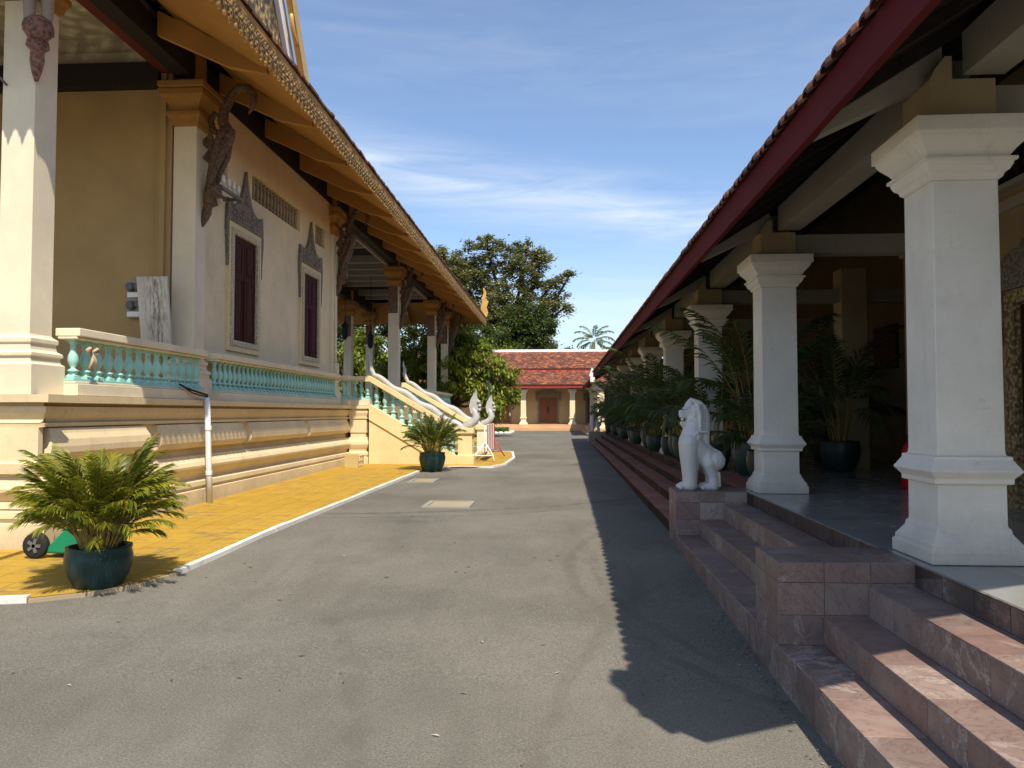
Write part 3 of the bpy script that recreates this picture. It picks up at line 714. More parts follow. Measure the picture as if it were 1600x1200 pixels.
# carved bird brackets under the eaves
def bracket(x,y,dx,dy,z0,label,mat,corb,scale=1.0,feet=False):
    L=math.hypot(dx,dy); dx/=L; dy/=L
    t=thing('eaves_bracket',label,'bracket',(x,y,z0),'carved bird brackets under the hall eaves')
    P=lambda d,z: (x+dx*d*scale,y+dy*d*scale,z0+z*scale)
    q=MB(); q.tube([P(.0,-.62),P(.04,-.50),P(.08,-.38),P(.10,-.26),P(.15,-.22),P(.13,-.10),P(.19,-.05),P(.19,.02),P(.12,.04)],[.02,.055,.075,.07,.12,.10,.155,.155,.09],14)
    q.build('corbel',corb,t)
    q=MB()
    if feet:
        for sd in (-.085,.085):
            ox,oy=-dy*sd,dx*sd
            q.tube([(P(d,z)[0]+ox*k2,P(d,z)[1]+oy*k2,P(d,z)[2]) for d,z,k2 in ((.14,.02,1),(.14,.14,1),(.15,.40,1),(.22,.75,.9),(.30,1.0,.6))],[.075,.055,.07,.085,.10],9)
    else:
        q.tube([P(.14,.0),P(.15,.25),P(.20,.50),P(.30,.75),P(.40,.95),P(.44,1.1)],[.085,.075,.09,.125,.15,.12],9)
        for sd in (-.09,.09): q.tube([(P(d,z)[0]-dy*sd,P(d,z)[1]+dx*sd,P(d,z)[2]) for d,z in ((.16,.02),(.24,.3),(.38,.62),(.42,.9))],[.05,.045,.06,.06],7)
    q.build('body',M['stonegrey'] if feet else mat,t)
    q=MB()
    q.tube([P(.42,1.05),P(.34,1.22),P(.36,1.40),P(.44,1.56),P(.52,1.72),P(.64,1.82),P(.78,1.80),P(.88,1.68),P(.89,1.52),P(.80,1.34)],[.105,.09,.08,.075,.07,.068,.07,.07,.06,.012],9)
    q.build('neck',mat,t)
    q=MB()
    for s in (1,-1):
        q.tube([P(.30,.98),P(.16,1.08),P(.12,1.24),P(.20,1.36),P(.30,1.30),P(.28,1.18)],[.05,.06,.055,.05,.045,.02],7)
        break
    q.oprism([(0,0),(.16,.16),(.06,.30),(.20,.42),(.02,.62),(-.08,.3)],P(.16,.42),(-dx*scale,-dy*scale,0),(0,0,scale),(-dy,dx,0),.05)
    q.build('wing',mat,t)
    return t
bracket(-5.84,8.14,.8,-1,5.84,'grey carved figure bracket with red corbel on the nearest pillar corner',M['stonegrey'],M['carvered'],.85,True)
bracket(PX,12.2,1,0,5.25,'brown carved bird bracket on the pillar beside the first shuttered window',M['carving'],M['carving'],.95)
bracket(PX,19.8,1,0,5.25,'brown carved bird bracket on the pillar at the end of the shuttered wall',M['carving'],M['carving'],.95)
bracket(PX,27.9,1,0,5.25,'brown carved bird bracket on the open porch pillar behind the staircase',M['carving'],M['carving'],.95)
bracket(PX,36.3,1,0,5.25,'brown carved bird bracket on the last but one porch pillar',M['carving'],M['carving'],.95)
bracket(PX,40.45,1,.0,5.25,'brown carved bird bracket facing the lane on the farthest porch pillar',M['carving'],M['carving'],.95)
bracket(PX+.02,40.68,.9,1,5.25,'brown carved bird bracket set cornerwise on the farthest porch pillar',M['carving'],M['carving'],.95)

# ---- balustrades
BAL=[(.045,0),(.045,.035),(.062,.04),(.062,.06),(.035,.075),(.026,.095),(.05,.14),(.063,.20),(.055,.26),(.036,.32),(.032,.36),(.045,.37),(.032,.385),(.034,.42),(.05,.445),(.055,.46)]
def baluster(mb,x,y,z,h):
    s=h/.54
    mb.box(x-.06,x+.06,y-.06,y+.06,z,z+.04*s); mb.sq(x,y,z+.04*s,[(.05,0),(.022,.05*s)])
    mb.lathe((x,y,z+.06*s),[(r,q*s) for r,q in BAL],10)
    mb.box(x-.055,x+.055,y-.055,y+.055,z+.515*s,z+.54*s)
def straight_balustrade(label,pts,step,engaged=False):
    (x0,y0),(x1,y1)=pts
    t=thing('balustrade',label,'balustrade',((x0+x1)/2,(y0+y1)/2,FL))
    b=MB(); horiz=abs(y1-y0)<.01; hw=.10
    def bx(mb,w_,z0,z1):
        if horiz: mb.box(x0,x1,y0-w_,y0+w_,z0,z1)
        else: mb.box(x0-w_,x0+w_,y0,y1,z0,z1)
    bx(b,.14,FL+.002,FL+.14); bx(b,.11,FL+.142,FL+.17); b.build('plinth',M['minttrim'],t,bevel=.008)
    b=MB(); bx(b,.12,FL+.66,FL+.69); bx(b,.15,FL+.692,FL+.79); b.build('rail',M['minttrim'],t,bevel=.012)
    b=MB(); bx(b,.09,FL+.172,FL+.20); b.build('mint_base',M['mint'],t)
    L=abs(x1-x0)+abs(y1-y0); n=int(L/step)
    for i in range(n):
        f=(i+.5)/n; m=MB(); baluster(m,x0+(x1-x0)*f,y0+(y1-y0)*f,FL+.20,.46); m.build('baluster',M['mint'],t)
    return t
straight_balustrade('mint balustrade of the nearest porch bay between the first two pillars',((-5.72,8.6),(-5.72,11.9)),.235)
straight_balustrade('long mint balustrade set against the wall under the two shuttered windows',((-5.76,12.42),(-5.76,19.45)),.19)
straight_balustrade('short mint balustrade between the last shuttered wall pillar and the stairs',((-5.72,20.05),(-5.72,20.5)),.22)
straight_balustrade('three mint balusters facing the viewer at the head of the stairs',((-5.62,20.62),(-5.1,20.62)),.17)
straight_balustrade('mint balustrade beyond the stairs below the open porch',((-5.72,26.0),(-5.72,40.2)),.30)
for y in (20.55,25.4):
    pass
# ---- entrance staircase
stair=thing('entrance_staircase','yellow plaster staircase with mint balusters descending from the hall porch','staircase',(-3.7,23,.2))
SX0,SX1=-5.1,-2.72; ZT,ZB=FL,.30
b=MB(); N=9
for i in range(N):
    x1=SX1+.35-(SX1+.35-SX0)*i/N; x0=SX0-.02
    b.box(x0,x1,20.85,25.1,.15+(FL-.17)*i/N,.15+(FL-.17)*(i+1)/N)
b.build('steps',M['beige'],stair)
def slope(x,zt,zb): return zt+(zb-zt)*(x-SX0)/(SX1-SX0)
nagas=[]
for yn,yc in ((20.42,20.63),(25.14,25.35)):
    w0,w1=yc-.19,yc+.19
    b=MB(); zs=1.80; ze=.42
    b.prism([(SX0,.1),(SX1,.1),(SX1,ze),(SX0,zs)],'y',w0,w1); b.build('side_wall',M['yellow'],stair)
    b=MB()   # sloping string band proud of the wall
    b.prism([(SX0,1.42),(SX1-.35,.22),(SX1,.22),(SX1,ze+.02),(SX0,zs+.03)],'y',w0-.035,w1+.035); b.build('string_band',M['yellow'],stair)
    b=MB(); b.prism([(SX0-.12,2.44),(SX0,2.44),(SX1+.05,1.02),(SX1+.05,1.17),(SX0,2.60),(SX0-.12,2.60)],'y',w0-.01,w1+.01); b.build('handrail',M['yellow'],stair,bevel=.01)
    nb=10
    for i in range(nb):
        x=SX0+.16+(SX1-SX0-.30)*i/(nb-1); z=slope(x,zs+.03,ze+.02); top=slope(x,2.44,1.05)
        m=MB(); m.sq(x,yc,z-.06,[(.065,0),(.065,.12),(.03,.17)]); m.lathe((x,yc,z+.10),[(r*1.15,q*(top-z-.13)/.46) for r,q in BAL],10); m.box(x-.07,x+.07,yc-.07,yc+.07,top-.05,top+.03)
        m.build('baluster',M['mint'],stair)
    b=MB(); nx=-2.50; b.sq(nx,yc,.12,[(.235,0),(.235,.34),(.19,.36),(.185,.90),(.20,.91)]); 
    no=b.build('newel_post',M['yellow'] if yc<22 else M['pillar'],stair,bevel=.008)
    b=MB(); b.sq(nx,yc,1.03,[(.21,.0),(.235,.02),(.235,.17)]); b.build('newel_cap',M['yellow'],no,bevel=.01)
    # naga
    nm=thing('naga_statue','grey naga serpent lying on the nearer stair rail with raised hooded head' if yc<22 else 'grey naga serpent lying on the farther stair rail with raised hooded head','statue',(nx,yc,1.2))
    path=[];rad=[]
    n=34
    for i in range(n+1):
        f=i/n; x=SX0+.08+(SX1-SX0+.10)*f; z=slope(x,2.60,1.17)+.075+.035*math.sin(f*PI*7); path.append((x,yc,z)); rad.append(.062+.035*math.sin(min(1,f*1.4)*PI/2))
    tail=[(SX0-.07,yc,3.34),(SX0-.075,yc,3.20),(SX0-.03,yc,3.05),(SX0-.04,yc,2.90),(SX0+.0,yc,2.78)]
    head=[(-2.50,yc,1.27),(-2.36,yc,1.30),(-2.26,yc,1.38),(-2.22,yc,1.50),(-2.26,yc,1.62),(-2.30,yc,1.74)]
    b=MB(); b.tube(tail+path+head,[.008,.03,.05,.06,.065]+rad+[.10,.105,.11,.11,.09,.06],10); b.build('body',M['nagagrey'],nm)
    b=MB()
    hood=[(.02,0),(-.12,.10),(-.16,.28),(-.12,.46),(-.03,.62),(.05,.70),(.04,.60),(.06,.50),(.10,.46),(.09,.38),(.16,.34),(.13,.28),(.17,.22),(.10,.16),(.13,.08),(.07,0)]
    c=(.0,.30)
    for i in range(len(hood)):
        a,d=hood[i],hood[(i+1)%len(hood)]
        b.oprism([c,a,d],(-2.25,yc,1.50),(1,0,0),(0,0,1),(0,1,0),.11+.0*i)
    for q in ((.10,.40),(.13,.29),(.12,.18)):
        for s in (-.07,0,.07): b.ball((-2.25+q[0],yc+s,1.50+q[1]),.045,.035,.04,8,6)
    b.build('hood',M['nagagrey'],nm)
    if yc<22: nagas.append(nm)

# ---- small things on and by the hall
t=thing('drainpipe','white plastic drainpipe running down the podium below the second pillar','pipe',(-5.47,11.8,.2))
b=MB(); b.tube([(-5.50,11.72,1.84),(-5.49,11.75,1.30),(-5.485,11.78,.80),(-5.475,11.83,.19)],.045,12); b.build('pipe',M['pvc'],t)
b=MB()
for z in (1.32,.62): b.lathe((-5.487 if z>1 else -5.483,11.75 if z>1 else 11.79,z),[(.05,0),(.052,.01),(.052,.06),(.05,.07)],12)
b.build('coupling',M['pvc'],t)
b=MB(); b.tube([(-5.58,11.0,2.02),(-5.55,11.15,1.97),(-5.52,11.35,1.93),(-5.50,11.55,1.90),(-5.49,11.70,1.88),(-5.49,11.72,1.80)],.016,6); b.tube([(-5.57,11.05,2.0),(-5.53,11.3,1.90),(-5.50,11.5,1.87),(-5.49,11.72,1.85)],.012,6)
tag(b.build('cable',M['black']),'black cable drooping from the balustrade into the white drainpipe','cable')
t=MB(); t.obox((-6.31,11.62,3.13),(1,0,0),(0,.985,.17),(0,-.17,.985),.245,.025,.60)
tag(t.build('board',M['slab'],bevel=.006),'weathered white board streaked brown leaning behind the porch rail','board')
t=thing('electric_meter','grey electric meter cluster on the porch wall beside the white board','meter',(-6.6,11.9,3.1))
b=MB(); b.box(-6.92,-6.60,11.90,11.995,3.12,3.74); b.build('back_board',M['metergrey'],t)
for i,(x,z) in enumerate(((-6.85,3.62),(-6.71,3.62),(-6.84,3.32),(-6.70,3.34))):
    b=MB(); 
    rings=[[(x+r*math.cos(2*PI*j/14),yy,z+r*math.sin(2*PI*j/14)) for j in range(14)] for r,yy in ((.072,11.898),(.072,11.84),(.06,11.80),(.05,11.795))]
    b.grid(rings); b.build('dial',M['ironframe'],t)
for zz in (3.14,3.45): b=MB(); b.box(-6.90,-6.62,11.85,11.898,zz,zz+.08); b.build('terminal_box',M['whitepaint'],t)
t=thing('insulator_bracket','dark iron bracket with white porcelain insulators on the wall by the second pillar','bracket',(-5.7,12.5,5.3))
b=MB(); b.bar((-5.86,12.30,5.33),(-5.55,12.30,5.33),.05,.05); b.bar((-5.86,13.0,5.33),(-5.55,13.0,5.33),.05,.05); b.bar((-5.56,12.22,5.33),(-5.56,13.06,5.33),.06,.05); b.bar((-5.80,12.3,5.33),(-5.80,13.0,5.33),.05,.05); b.build('frame',M['ironframe'],t)
for i in range(4):
    b=MB(); b.lathe((-5.56,12.32+.2*i,5.355),[(.012,0),(.012,.08),(.035,.085),(.04,.12),(.022,.135),(.032,.15),(.03,.19),(.01,.2)],10); b.build('insulator',M['whitepaint'],t)
t=thing('wall_lamp','dark wrought lamp arm on the nearest pillar at the picture edge','lamp',(-6.2,8.1,5.5))
b=MB(); b.tube([(-6.18,8.13,5.28),(-6.19,8.05,5.32),(-6.27,7.96,5.40),(-6.36,7.90,5.55),(-6.40,7.88,5.72)],.014,7); b.build('arm',M['ironframe'],t)
b=MB(); b.lathe((-6.40,7.88,5.72),[(.02,0),(.06,.03),(.03,.06),(.05,.10),(.09,.16),(.09,.18)],12); b.build('shade',M['ironframe'],t)
b=MB(); c=(-5.56,8.82,2.32)
for sg in (1,-1): b.tube([c,(c[0]+.03,c[1]+sg*.07,c[2]+.05),(c[0]+.02,c[1]+sg*.12,c[2]+.02),(c[0]+.01,c[1]+sg*.07,c[2]-.02),c],[.012,.022,.026,.022,.012],6,flat=.45)
for sg in (1,-1): b.tube([c,(c[0]+.03,c[1]+sg*.03,c[2]-.10),(c[0]+.01,c[1]+sg*.06,c[2]-.20)],[.014,.024,.018],6,flat=.4)
b.ball(c,.025)
tag(b.build('dried_bow',M['ribbon']),'dried tan bow tied to the mint balusters by the nearest pillar','bow')
t=thing('junction_box','small grey box with conduit on the pillar at the end of the shuttered wall','box',(-5.83,19.75,2.8))
b=MB(); b.box(-5.848,-5.76,19.66,19.86,2.62,2.90); b.build('case',M['pillar'],t,bevel=.01)
b=MB(); b.tube([(-5.83,19.7,2.9),(-5.83,19.7,6.0)],.018,6); b.build('conduit',M['pillar'],t)
# crate
t=thing('wooden_crate','battered yellow wooden crate with an open slatted end by the podium','crate',(-5.15,19.5,gz(19.5)))
z=HP(19.4); b=MB()
b.box(-5.36,-5.02,19.02,19.06,z,z+.34); b.box(-5.36,-5.34,19.06,19.60,z,z+.30); b.box(-5.34,-5.02,19.06,19.60,z+.27,z+.29); b.box(-5.34,-5.02,19.06,19.6,z,z+.02); b.build('boards',M['crate'],t)
b=MB(); b.box(-5.05,-5.02,19.061,19.09,z+.02,z+.268); b.box(-5.05,-5.02,19.57,19.6,z+.02,z+.268); b.bar((-5.035,19.2,z+.03),(-5.035,19.34,z+.26),.025); b.bar((-5.035,19.36,z+.03),(-5.035,19.50,z+.26),.025); b.bar((-5.035,19.1,z+.15),(-5.035,19.56,z+.15),.025); b.build('slats',M['crate'],t)
# hand cart behind the near palm
t=thing('garden_cart','green plastic cart with a black wheel half hidden behind the nearest potted palm','cart',(-5.05,7.75,.12))
def wheel(x,y,z,r):
    q=MB(); rings=[]
    for rr_,dy in ((r*.55,-.035),(r*.9,-.04),(r,-.025),(r,.025),(r*.9,.04),(r*.55,.035)):
        rings.append([(x+rr_*math.cos(2*PI*j/20),y+dy,z+rr_*math.sin(2*PI*j/20)) for j in range(20)])
    q.grid(rings); wo=q.build('wheel',M['black'],t)
    q=MB()
    for j in range(5):
        a=2*PI*j/5; q.bar((x,y-.037,z),(x+r*.55*math.cos(a),y-.037,z+r*.55*math.sin(a)),.03,.02,up=(0,1,0))
    q.build('spokes',M['ironframe'],wo)
zg=HP(7.6); wheel(-5.30,7.55,zg+.13,.13)
b=MB(); b.prism([(-5.25,zg+.05),(-4.55,zg+.04),(-4.45,zg+.32),(-4.95,zg+.36)],'y',7.55,7.85); b.build('tray',M['greenplastic'],t,bevel=.02)
b=MB(); b.tube([(-5.05,7.7,zg+.30),(-5.26,7.75,zg+.70),(-5.30,7.75,zg+.90)],.02,8); b.tube([(-5.31,7.70,zg+.91),(-5.29,7.82,zg+.91)],.022,8); b.build('handle',M['greenplastic'],t)
# barrier
t=thing('barrier','red and white striped metal barrier with splayed feet beside the staircase newels','barrier',(-1.95,22.6,.25))
z=HP(22.5); 
for i in range(6):
    y=21.72+i*.36; b=MB(); b.box(-2.02,-1.99,y,y+.352,z+.28,z+1.02); b.box(-2.035,-1.975,y,y+.03,z+.26,z+1.04); b.build('white_panel' if i%2==0 else 'red_panel',M['whitepaint'] if i%2==0 else M['redpaint'],t)
b=MB(); b.tube([(-2.38,21.35,z),(-2.34,21.4,z+.16),(-2.10,21.6,z+.50),(-2.08,21.65,z+.52),(-2.05,21.6,z+.5),(-1.84,21.5,z+.16),(-1.80,21.45,z)],.02,8); b.tube([(-2.34,21.4,z+.16),(-1.84,21.5,z+.16)],.017,8); b.tube([(-2.09,21.65,z+.1),(-2.09,21.65,z+1.0)],.02,8); b.build('white_foot',M['whitepaint'],t)
b=MB(); b.tube([(-2.32,23.95,z),(-2.02,23.87,z+.5),(-1.98,23.87,z+.5),(-1.68,23.95,z)],.02,8); b.tube([(-2.22,23.92,z+.16),(-1.78,23.92,z+.16)],.017,8); b.build('red_foot',M['redpaint'],t)
for yy in (29,33):
    tt=thing('hanging_lantern','dark lantern hanging in the open porch near the '+('staircase' if yy==29 else 'far end'),'lantern',(-8.2,yy,4.6))
    q=MB(); q.lathe((-8.2,yy,4.4),[(.03,0),(.10,.08),(.13,.2),(.13,.5),(.16,.52),(.06,.66),(.02,.75)],8,sm=False); q.build('lantern_body',M['black'],tt)
    q=MB(); q.tube([(-8.2,yy,5.14),(-8.2,yy,7.9)],.012,6); q.build('rod',M['black'],tt)

# ============================================================ RIGHT HALL (turned a touch)
XF[0]=1
F=.72; CY=[4.87+3.93*k for k in range(0,9)]; CX=2.42; RY0,RY1=1.78,37.2
gal=thing('gallery_hall','white columned gallery hall with dark tiled roof and red eaves board on the right','hall',(5,20,F))
b=MB(); b.box(2.10,7.0,-6,38.0,-.1,F-.012); b.build('floor_slab',M['grout'],gal)
b=MB()
ty=-5.9
while ty<38:
    tx=2.085
    far=ty>11
    sx,sy=(.40,.40) if not far else (1.2,1.2)
    while tx<6.6:
        b.box(tx+.0015,tx+sx-.0015,ty+.0015,ty+sy-.0015,F-.02,F,rng.random()); tx+=sx
    ty+=sy
b.build('floor_tiles',M['floortile'],gal)
def column(y):
    h=.195; q=MB()
    q.sq(CX,y,F+.003,[(.272,0),(.272,.075),(.258,.085),(.258,.11),(.245,.125),(.215,.17),(.21,.20),(.20,.205),(.197,.22),(.196,.455),(.225,.46),(.225,.49),(.262,.535),(.222,.60),(.222,.62),(.197,.625),(.193,.66),(.19,2.262)])
    co=q.build('column',M['white'],gal,bevel=.007)
    q=MB(); q.sq(CX,y,F,[(.192,2.265),(.21,2.28),(.215,2.30),(.235,2.315),(.25,2.345),(.25,2.36),(.268,2.365),(.268,2.385),(.235,2.39),(.24,2.40),(.26,2.43),(.30,2.475),(.315,2.50),(.315,2.515),(.335,2.52),(.335,2.61)])
    q.build('capital',M['whitecap'],co,bevel=.004)
    q=MB(); q.box(CX-.19,CX+.19,y-.185,y+.185,F+2.612,F+2.88); q.prism([(CX-.19,F+2.88),(CX-.06,F+2.88),(CX-.06,F+3.02),(CX-.10,F+3.02),(CX-.155,F+2.95)],'y',y-.185,y+.185); q.build('impost',M['beige'],co)
for y in CY: column(y)
for a,c in zip([RY0]+CY,CY+[37]):
    if c-.19>a+.19: b=MB(); b.box(CX+.0,CX+.24,a+.19,c-.19,F+2.90,F+3.16); b.build('wall_plate',M['beampale'],gal)
for y in CY: b=MB(); b.box(CX+.192,6.2,y-.10,y+.10,F+2.66,F+2.87); b.build('tie_beam',M['beampale'],gal)
SL=.62
def rz(x,o=0): return 3.50+(x-1.55)*SL+o
for y in CY:
    b=MB(); b.prism([(1.62,rz(1.62,-.22)),(1.62,rz(1.62,-.06)),(CX-.06,rz(CX-.06,-.08)),(CX-.06,rz(CX-.06,-.34))],'y',y-.07,y+.07); b.build('rafter_tail',M['beampale'],gal)
y=RY0+.3
while y<RY1-.2:
    if all(abs(y-q)>.15 for q in CY):
        b=MB(); b.prism([(1.62,rz(1.62,-.16)),(1.62,rz(1.62,-.08)),(5.6,rz(5.6,-.08)),(5.6,rz(5.6,-.16))],'y',y-.03,y+.03); b.build('rafter',M['timber'],gal)
    y+=.655
for x in (3.2,4.2,5.2): b=MB(); b.box(x-.06,x+.06,RY0+.1,RY1-.1,rz(x,-.32),rz(x,-.165)); b.build('purlin',M['timber'],gal)
b=MB(); b.prism([(1.605,rz(1.605,-.078)),(6.2,rz(6.2,-.078)),(6.2,rz(6.2,-.058)),(1.605,rz(1.605,-.058))],'y',RY0+.12,RY1-.14); b.build('roof_boarding',M['timber'],gal)
b=MB(); b.box(1.55,1.60,RY0,RY1,3.31,3.545); b.build('eaves_board',M['fascia'],gal,bevel=.004)
# roof
b=MB()
b.prism([(1.60,rz(1.60,-.055)),(6.2,rz(6.2,-.055)),(6.2,rz(6.2,.02)),(1.60,rz(1.60,.02))],'y',RY0+.02,RY1-.02)
b.prism([(6.2,rz(6.2,-.055)),(11,rz(6.2,-.055)-2.9),(11,rz(6.2,.02)-2.9),(6.2,rz(6.2,.02))],'y',RY0+.02,RY1-.02)
b.build('roof',M['roofy'],gal)
b=MB()
for row in range(2):
    y=RY0+.02+(.09 if row else 0)
    while y<RY1-.15:
        xo=1.495+row*.13+rng.uniform(-.012,.012); wd=.168; zt=rz(xo)+.075+rng.uniform(-.006,.012)+ (0 if row==0 else .01)
        # rounded-end clay tile, arched across its width
        rings=[]
        for (dx,sc_) in ((0,.55),(.02,.85),(.05,1),(.32,1)):
            ring=[]
            for j in range(7):
                a=PI*j/6; yy=y+wd/2-math.cos(a)*wd/2*sc_; zz=zt+dx*SL+.052*math.sin(a)*sc_
                ring.append((xo+dx,yy,zz))
            for j in range(6,-1,-1):
                a=PI*j/6; ring.append((xo+dx,y+wd/2-math.cos(a)*(wd/2-.012)*sc_,zt+dx*SL+.052*math.sin(a)*sc_-.022))
            rings.append(ring)
        b.grid(rings,sm=False,r=rng.random()); y+=.176
b.build('eaves_tiles',M['tile'],gal)
# gable ends, closed under the roof slope
for yy,nm in ((RY0,'near'),(RY1-.12,'far')):
    b=MB(); b.prism([(1.67,3.16),(6.2,rz(6.2,-.30)),(6.2,rz(6.2,.12)),(1.55,rz(1.55,.10))],'y',yy,yy+.10); b.build('verge_board',M['fascia'],gal)
    # stepped white acroterion standing on the verge foot
    if nm=='far': continue
    q=MB()
    for x0,x1,z0,z1 in ((1.60,1.98,3.45,3.72),(1.56,1.90,3.722,3.95),(1.66,1.96,3.952,4.14),(1.62,1.86,4.142,4.38),(1.68,1.80,4.382,4.52)): q.box(x0,x1,yy+.005,yy+.14,z0,z1)
    q.build('acroterion',M['whitepaint'],gal)
# inner walls & columns
DW=4.15
b=MB()
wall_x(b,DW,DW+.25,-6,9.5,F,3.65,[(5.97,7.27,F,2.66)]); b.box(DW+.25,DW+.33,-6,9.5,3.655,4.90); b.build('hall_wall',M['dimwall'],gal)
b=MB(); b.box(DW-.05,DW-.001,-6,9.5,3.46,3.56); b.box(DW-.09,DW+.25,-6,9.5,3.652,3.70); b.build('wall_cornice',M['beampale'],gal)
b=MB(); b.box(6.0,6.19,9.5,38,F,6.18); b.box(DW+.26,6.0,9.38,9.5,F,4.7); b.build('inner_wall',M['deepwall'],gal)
for y in (11.2,14.5,18.5): b=MB(); b.box(5.96,5.998,y-.5,y+.5,2.4,3.2); b.build('inner_grille',M['maroon'],gal)
y=4.2
while y<9.4: b=MB(); b.lathe((DW+.07,y,3.702),[(.05,0),(.05,.04),(.03,.06),(.06,.15),(.06,.22),(.03,.30),(.05,.33),(.05,.40)],8); y+=.16; b.build('clerestory_baluster',M['timber'],gal)
for y in CY[2:]:
    b=MB(); b.box(4.5,4.9,y-.19,y+.19,F,F+3.2); b.build('inner_column',M['beige'],gal,bevel=.01)
# door
ya,yb,zt=5.87,7.37,2.72
b=MB(); b.box(DW-.03,DW+.03,ya,ya+.15,F,zt); b.box(DW-.03,DW+.03,yb-.15,yb,F,zt); b.box(DW-.03,DW+.03,ya+.15,yb-.15,zt-.13,zt); do=b.build('door',M['doorgold'],gal)
b=MB(); b.box(DW+.10,DW+.15,ya+.16,yb-.16,F,zt-.14); b.build('door_leaf',M['maroon'],do)
b=MB(); b.box(DW+.04,DW+.09,ya+.151,ya+.22,F,zt-.135); b.box(DW+.04,DW+.09,yb-.22,yb-.151,F,zt-.135); b.build('door_frame',M['maroon'],do)
b=MB(); yc=(ya+yb)/2
for s_ in (1,-1):
    top=[(0,.85),(.2,.62),(.42,.42),(.65,.32),(.80,.30)]
    for (a,za),(c,zc) in zip(top[:-1],top[1:]):
        qd=[(yc+s_*a,zt+.004),(yc+s_*c,zt+.004),(yc+s_*c,zt+zc),(yc+s_*a,zt+za)]
        b.prism(qd if s_>0 else qd[::-1],'x',DW-.06,DW-.002)
    e=[(yc+s_*.76,zt),(yc+s_*.84,zt),(yc+s_*.83,zt-.5),(yc+s_*.77,zt-.5)]
    b.prism(e if s_<0 else e[::-1],'x',DW-.06,DW-.002)
b.build('door_pediment',M['ornament'],do)
XF[0]=None
t=thing('fire_extinguisher','red fire extinguisher standing on the tiled gallery floor behind the nearest column','extinguisher',(4.05,9.2,F))
b=MB(); b.lathe((4.05,9.2,F),[(.06,0),(.075,.02),(.075,.42),(.05,.50),(.025,.53)],14); b.build('cylinder',M['red_ext'],t)
b=MB(); b.lathe((4.05,9.2,F+.53),[(.02,0),(.025,.06)],8); b.bar((4.0,9.2,F+.60),(4.12,9.2,F+.62),.025); b.tube([(4.07,9.2,F+.56),(4.15,9.18,F+.45),(4.15,9.17,F+.2)],.012,6); b.build('valve',M['black'],t)
XF[0]=1

# ---- tiled stone steps
def tiled_x(mb,x,y0,y1,z0,z1,L,th=.006,sgn=-1,base=0,row=None):   # riser facing -X
    n=max(1,round((y1-y0)/L)); zr=row or [(z0,z1)]
    for (za,zb) in zr:
        off=rng.random()*.0
        for i in range(n):
            a=y0+(y1-y0)*i/n; c=y0+(y1-y0)*(i+1)/n
            mb.box(x-th,x+.004,a+.001,c-.001,za+.001,zb-.001,rng.random())
def tiled_z(mb,x0,x1,y0,y1,z,L,th=.006,nx=1):
    n=max(1,round((y1-y0)/L))
    for j in range(nx):
        for i in range(n):
            a=y0+(y1-y0)*i/n; c=y0+(y1-y0)*(i+1)/n; xa=x0+(x1-x0)*j/nx; xb=x0+(x1-x0)*(j+1)/nx
            mb.box(xa+.001,xb-.001,a+.001,c-.001,z-.004,z+th,rng.random())
def tiled_y(mb,y,x0,x1,z0,z1,L,th=.006,rows=None):
    n=max(1,round((x1-x0)/L))
    for za,zb in rows or [(z0,z1)]:
        for i in range(n):
            a=x0+(x1-x0)*i/n; c=x0+(x1-x0)*(i+1)/n
            mb.box(a+.001,c-.001,y-th,y+.004,za+.001,zb-.001,rng.random())
X1,X2,X3,X4=1.29,1.55,1.81,2.075
Z1,Z2,Z3,Z4=.235,.40,.585,.72
ms=thing('marble_steps','long flight of mottled reddish marble steps below the nearest white columns','steps',(1.7,5,0))
for (ya,yb,L) in ((-3,4.655,.315),(5.195,8.72,.30)):
    core=MB(); tl=MB()
    core.box(X1+.006,X4,ya,yb,-.2,Z1-.006); core.box(X2+.006,X4,ya,yb,Z1-.006,Z2-.006); core.box(X3+.006,X4,ya,yb,Z2-.006,Z3-.006); core.box(X4+.0,X4+.02,ya,yb,Z3-.006,Z4-.006)
    for x,xn,za,zb in ((X1,X2,-.15,Z1),(X2,X3,Z1,Z2),(X3,X4,Z2,Z3)):
        tiled_x(tl,x+.006,ya,yb,za,zb-.006,L); tiled_z(tl,x+.0,xn+.004,ya,yb,zb-.006,L*1.35)
    tiled_x(tl,X4+.006,ya,yb,Z3,Z4,L)
    core.build('step_core',M['grout'],ms); tl.build('step_tiles',M['marble'],ms,bevel=.003)
def pedestal(ya,yb,label,group=None,mat=None,xl=X1,zb=-.15,far=False):
    pd=thing('statue_pedestal',label,'pedestal',((xl+X4)/2,ya,0),group)
    core=MB(); core.box(xl+.006,X4,ya+.006,yb-.006,zb,Z4-.006); core.build('pedestal_core',M['grout'],pd)
    tl=MB(); rows=[(zb,Z1),(Z1,.41),(.41,.60),(.60,Z4-.006)]
    tiled_x(tl,xl+.006,ya,yb,0,0,.27,row=rows); tiled_y(tl,ya+.006,xl,X4+.02,0,0,.27,rows=rows); tiled_z(tl,xl,X4+.02,ya,yb,Z4-.006,.27,nx=3)
    tl.build('facing_tiles',mat or M['marble'],pd,bevel=.003)
pedestal(4.66,5.19,'bare marble faced pedestal jutting between the nearest stone steps')
pedestal(8.725,9.26,'marble faced pedestal carrying the nearer grey lion')
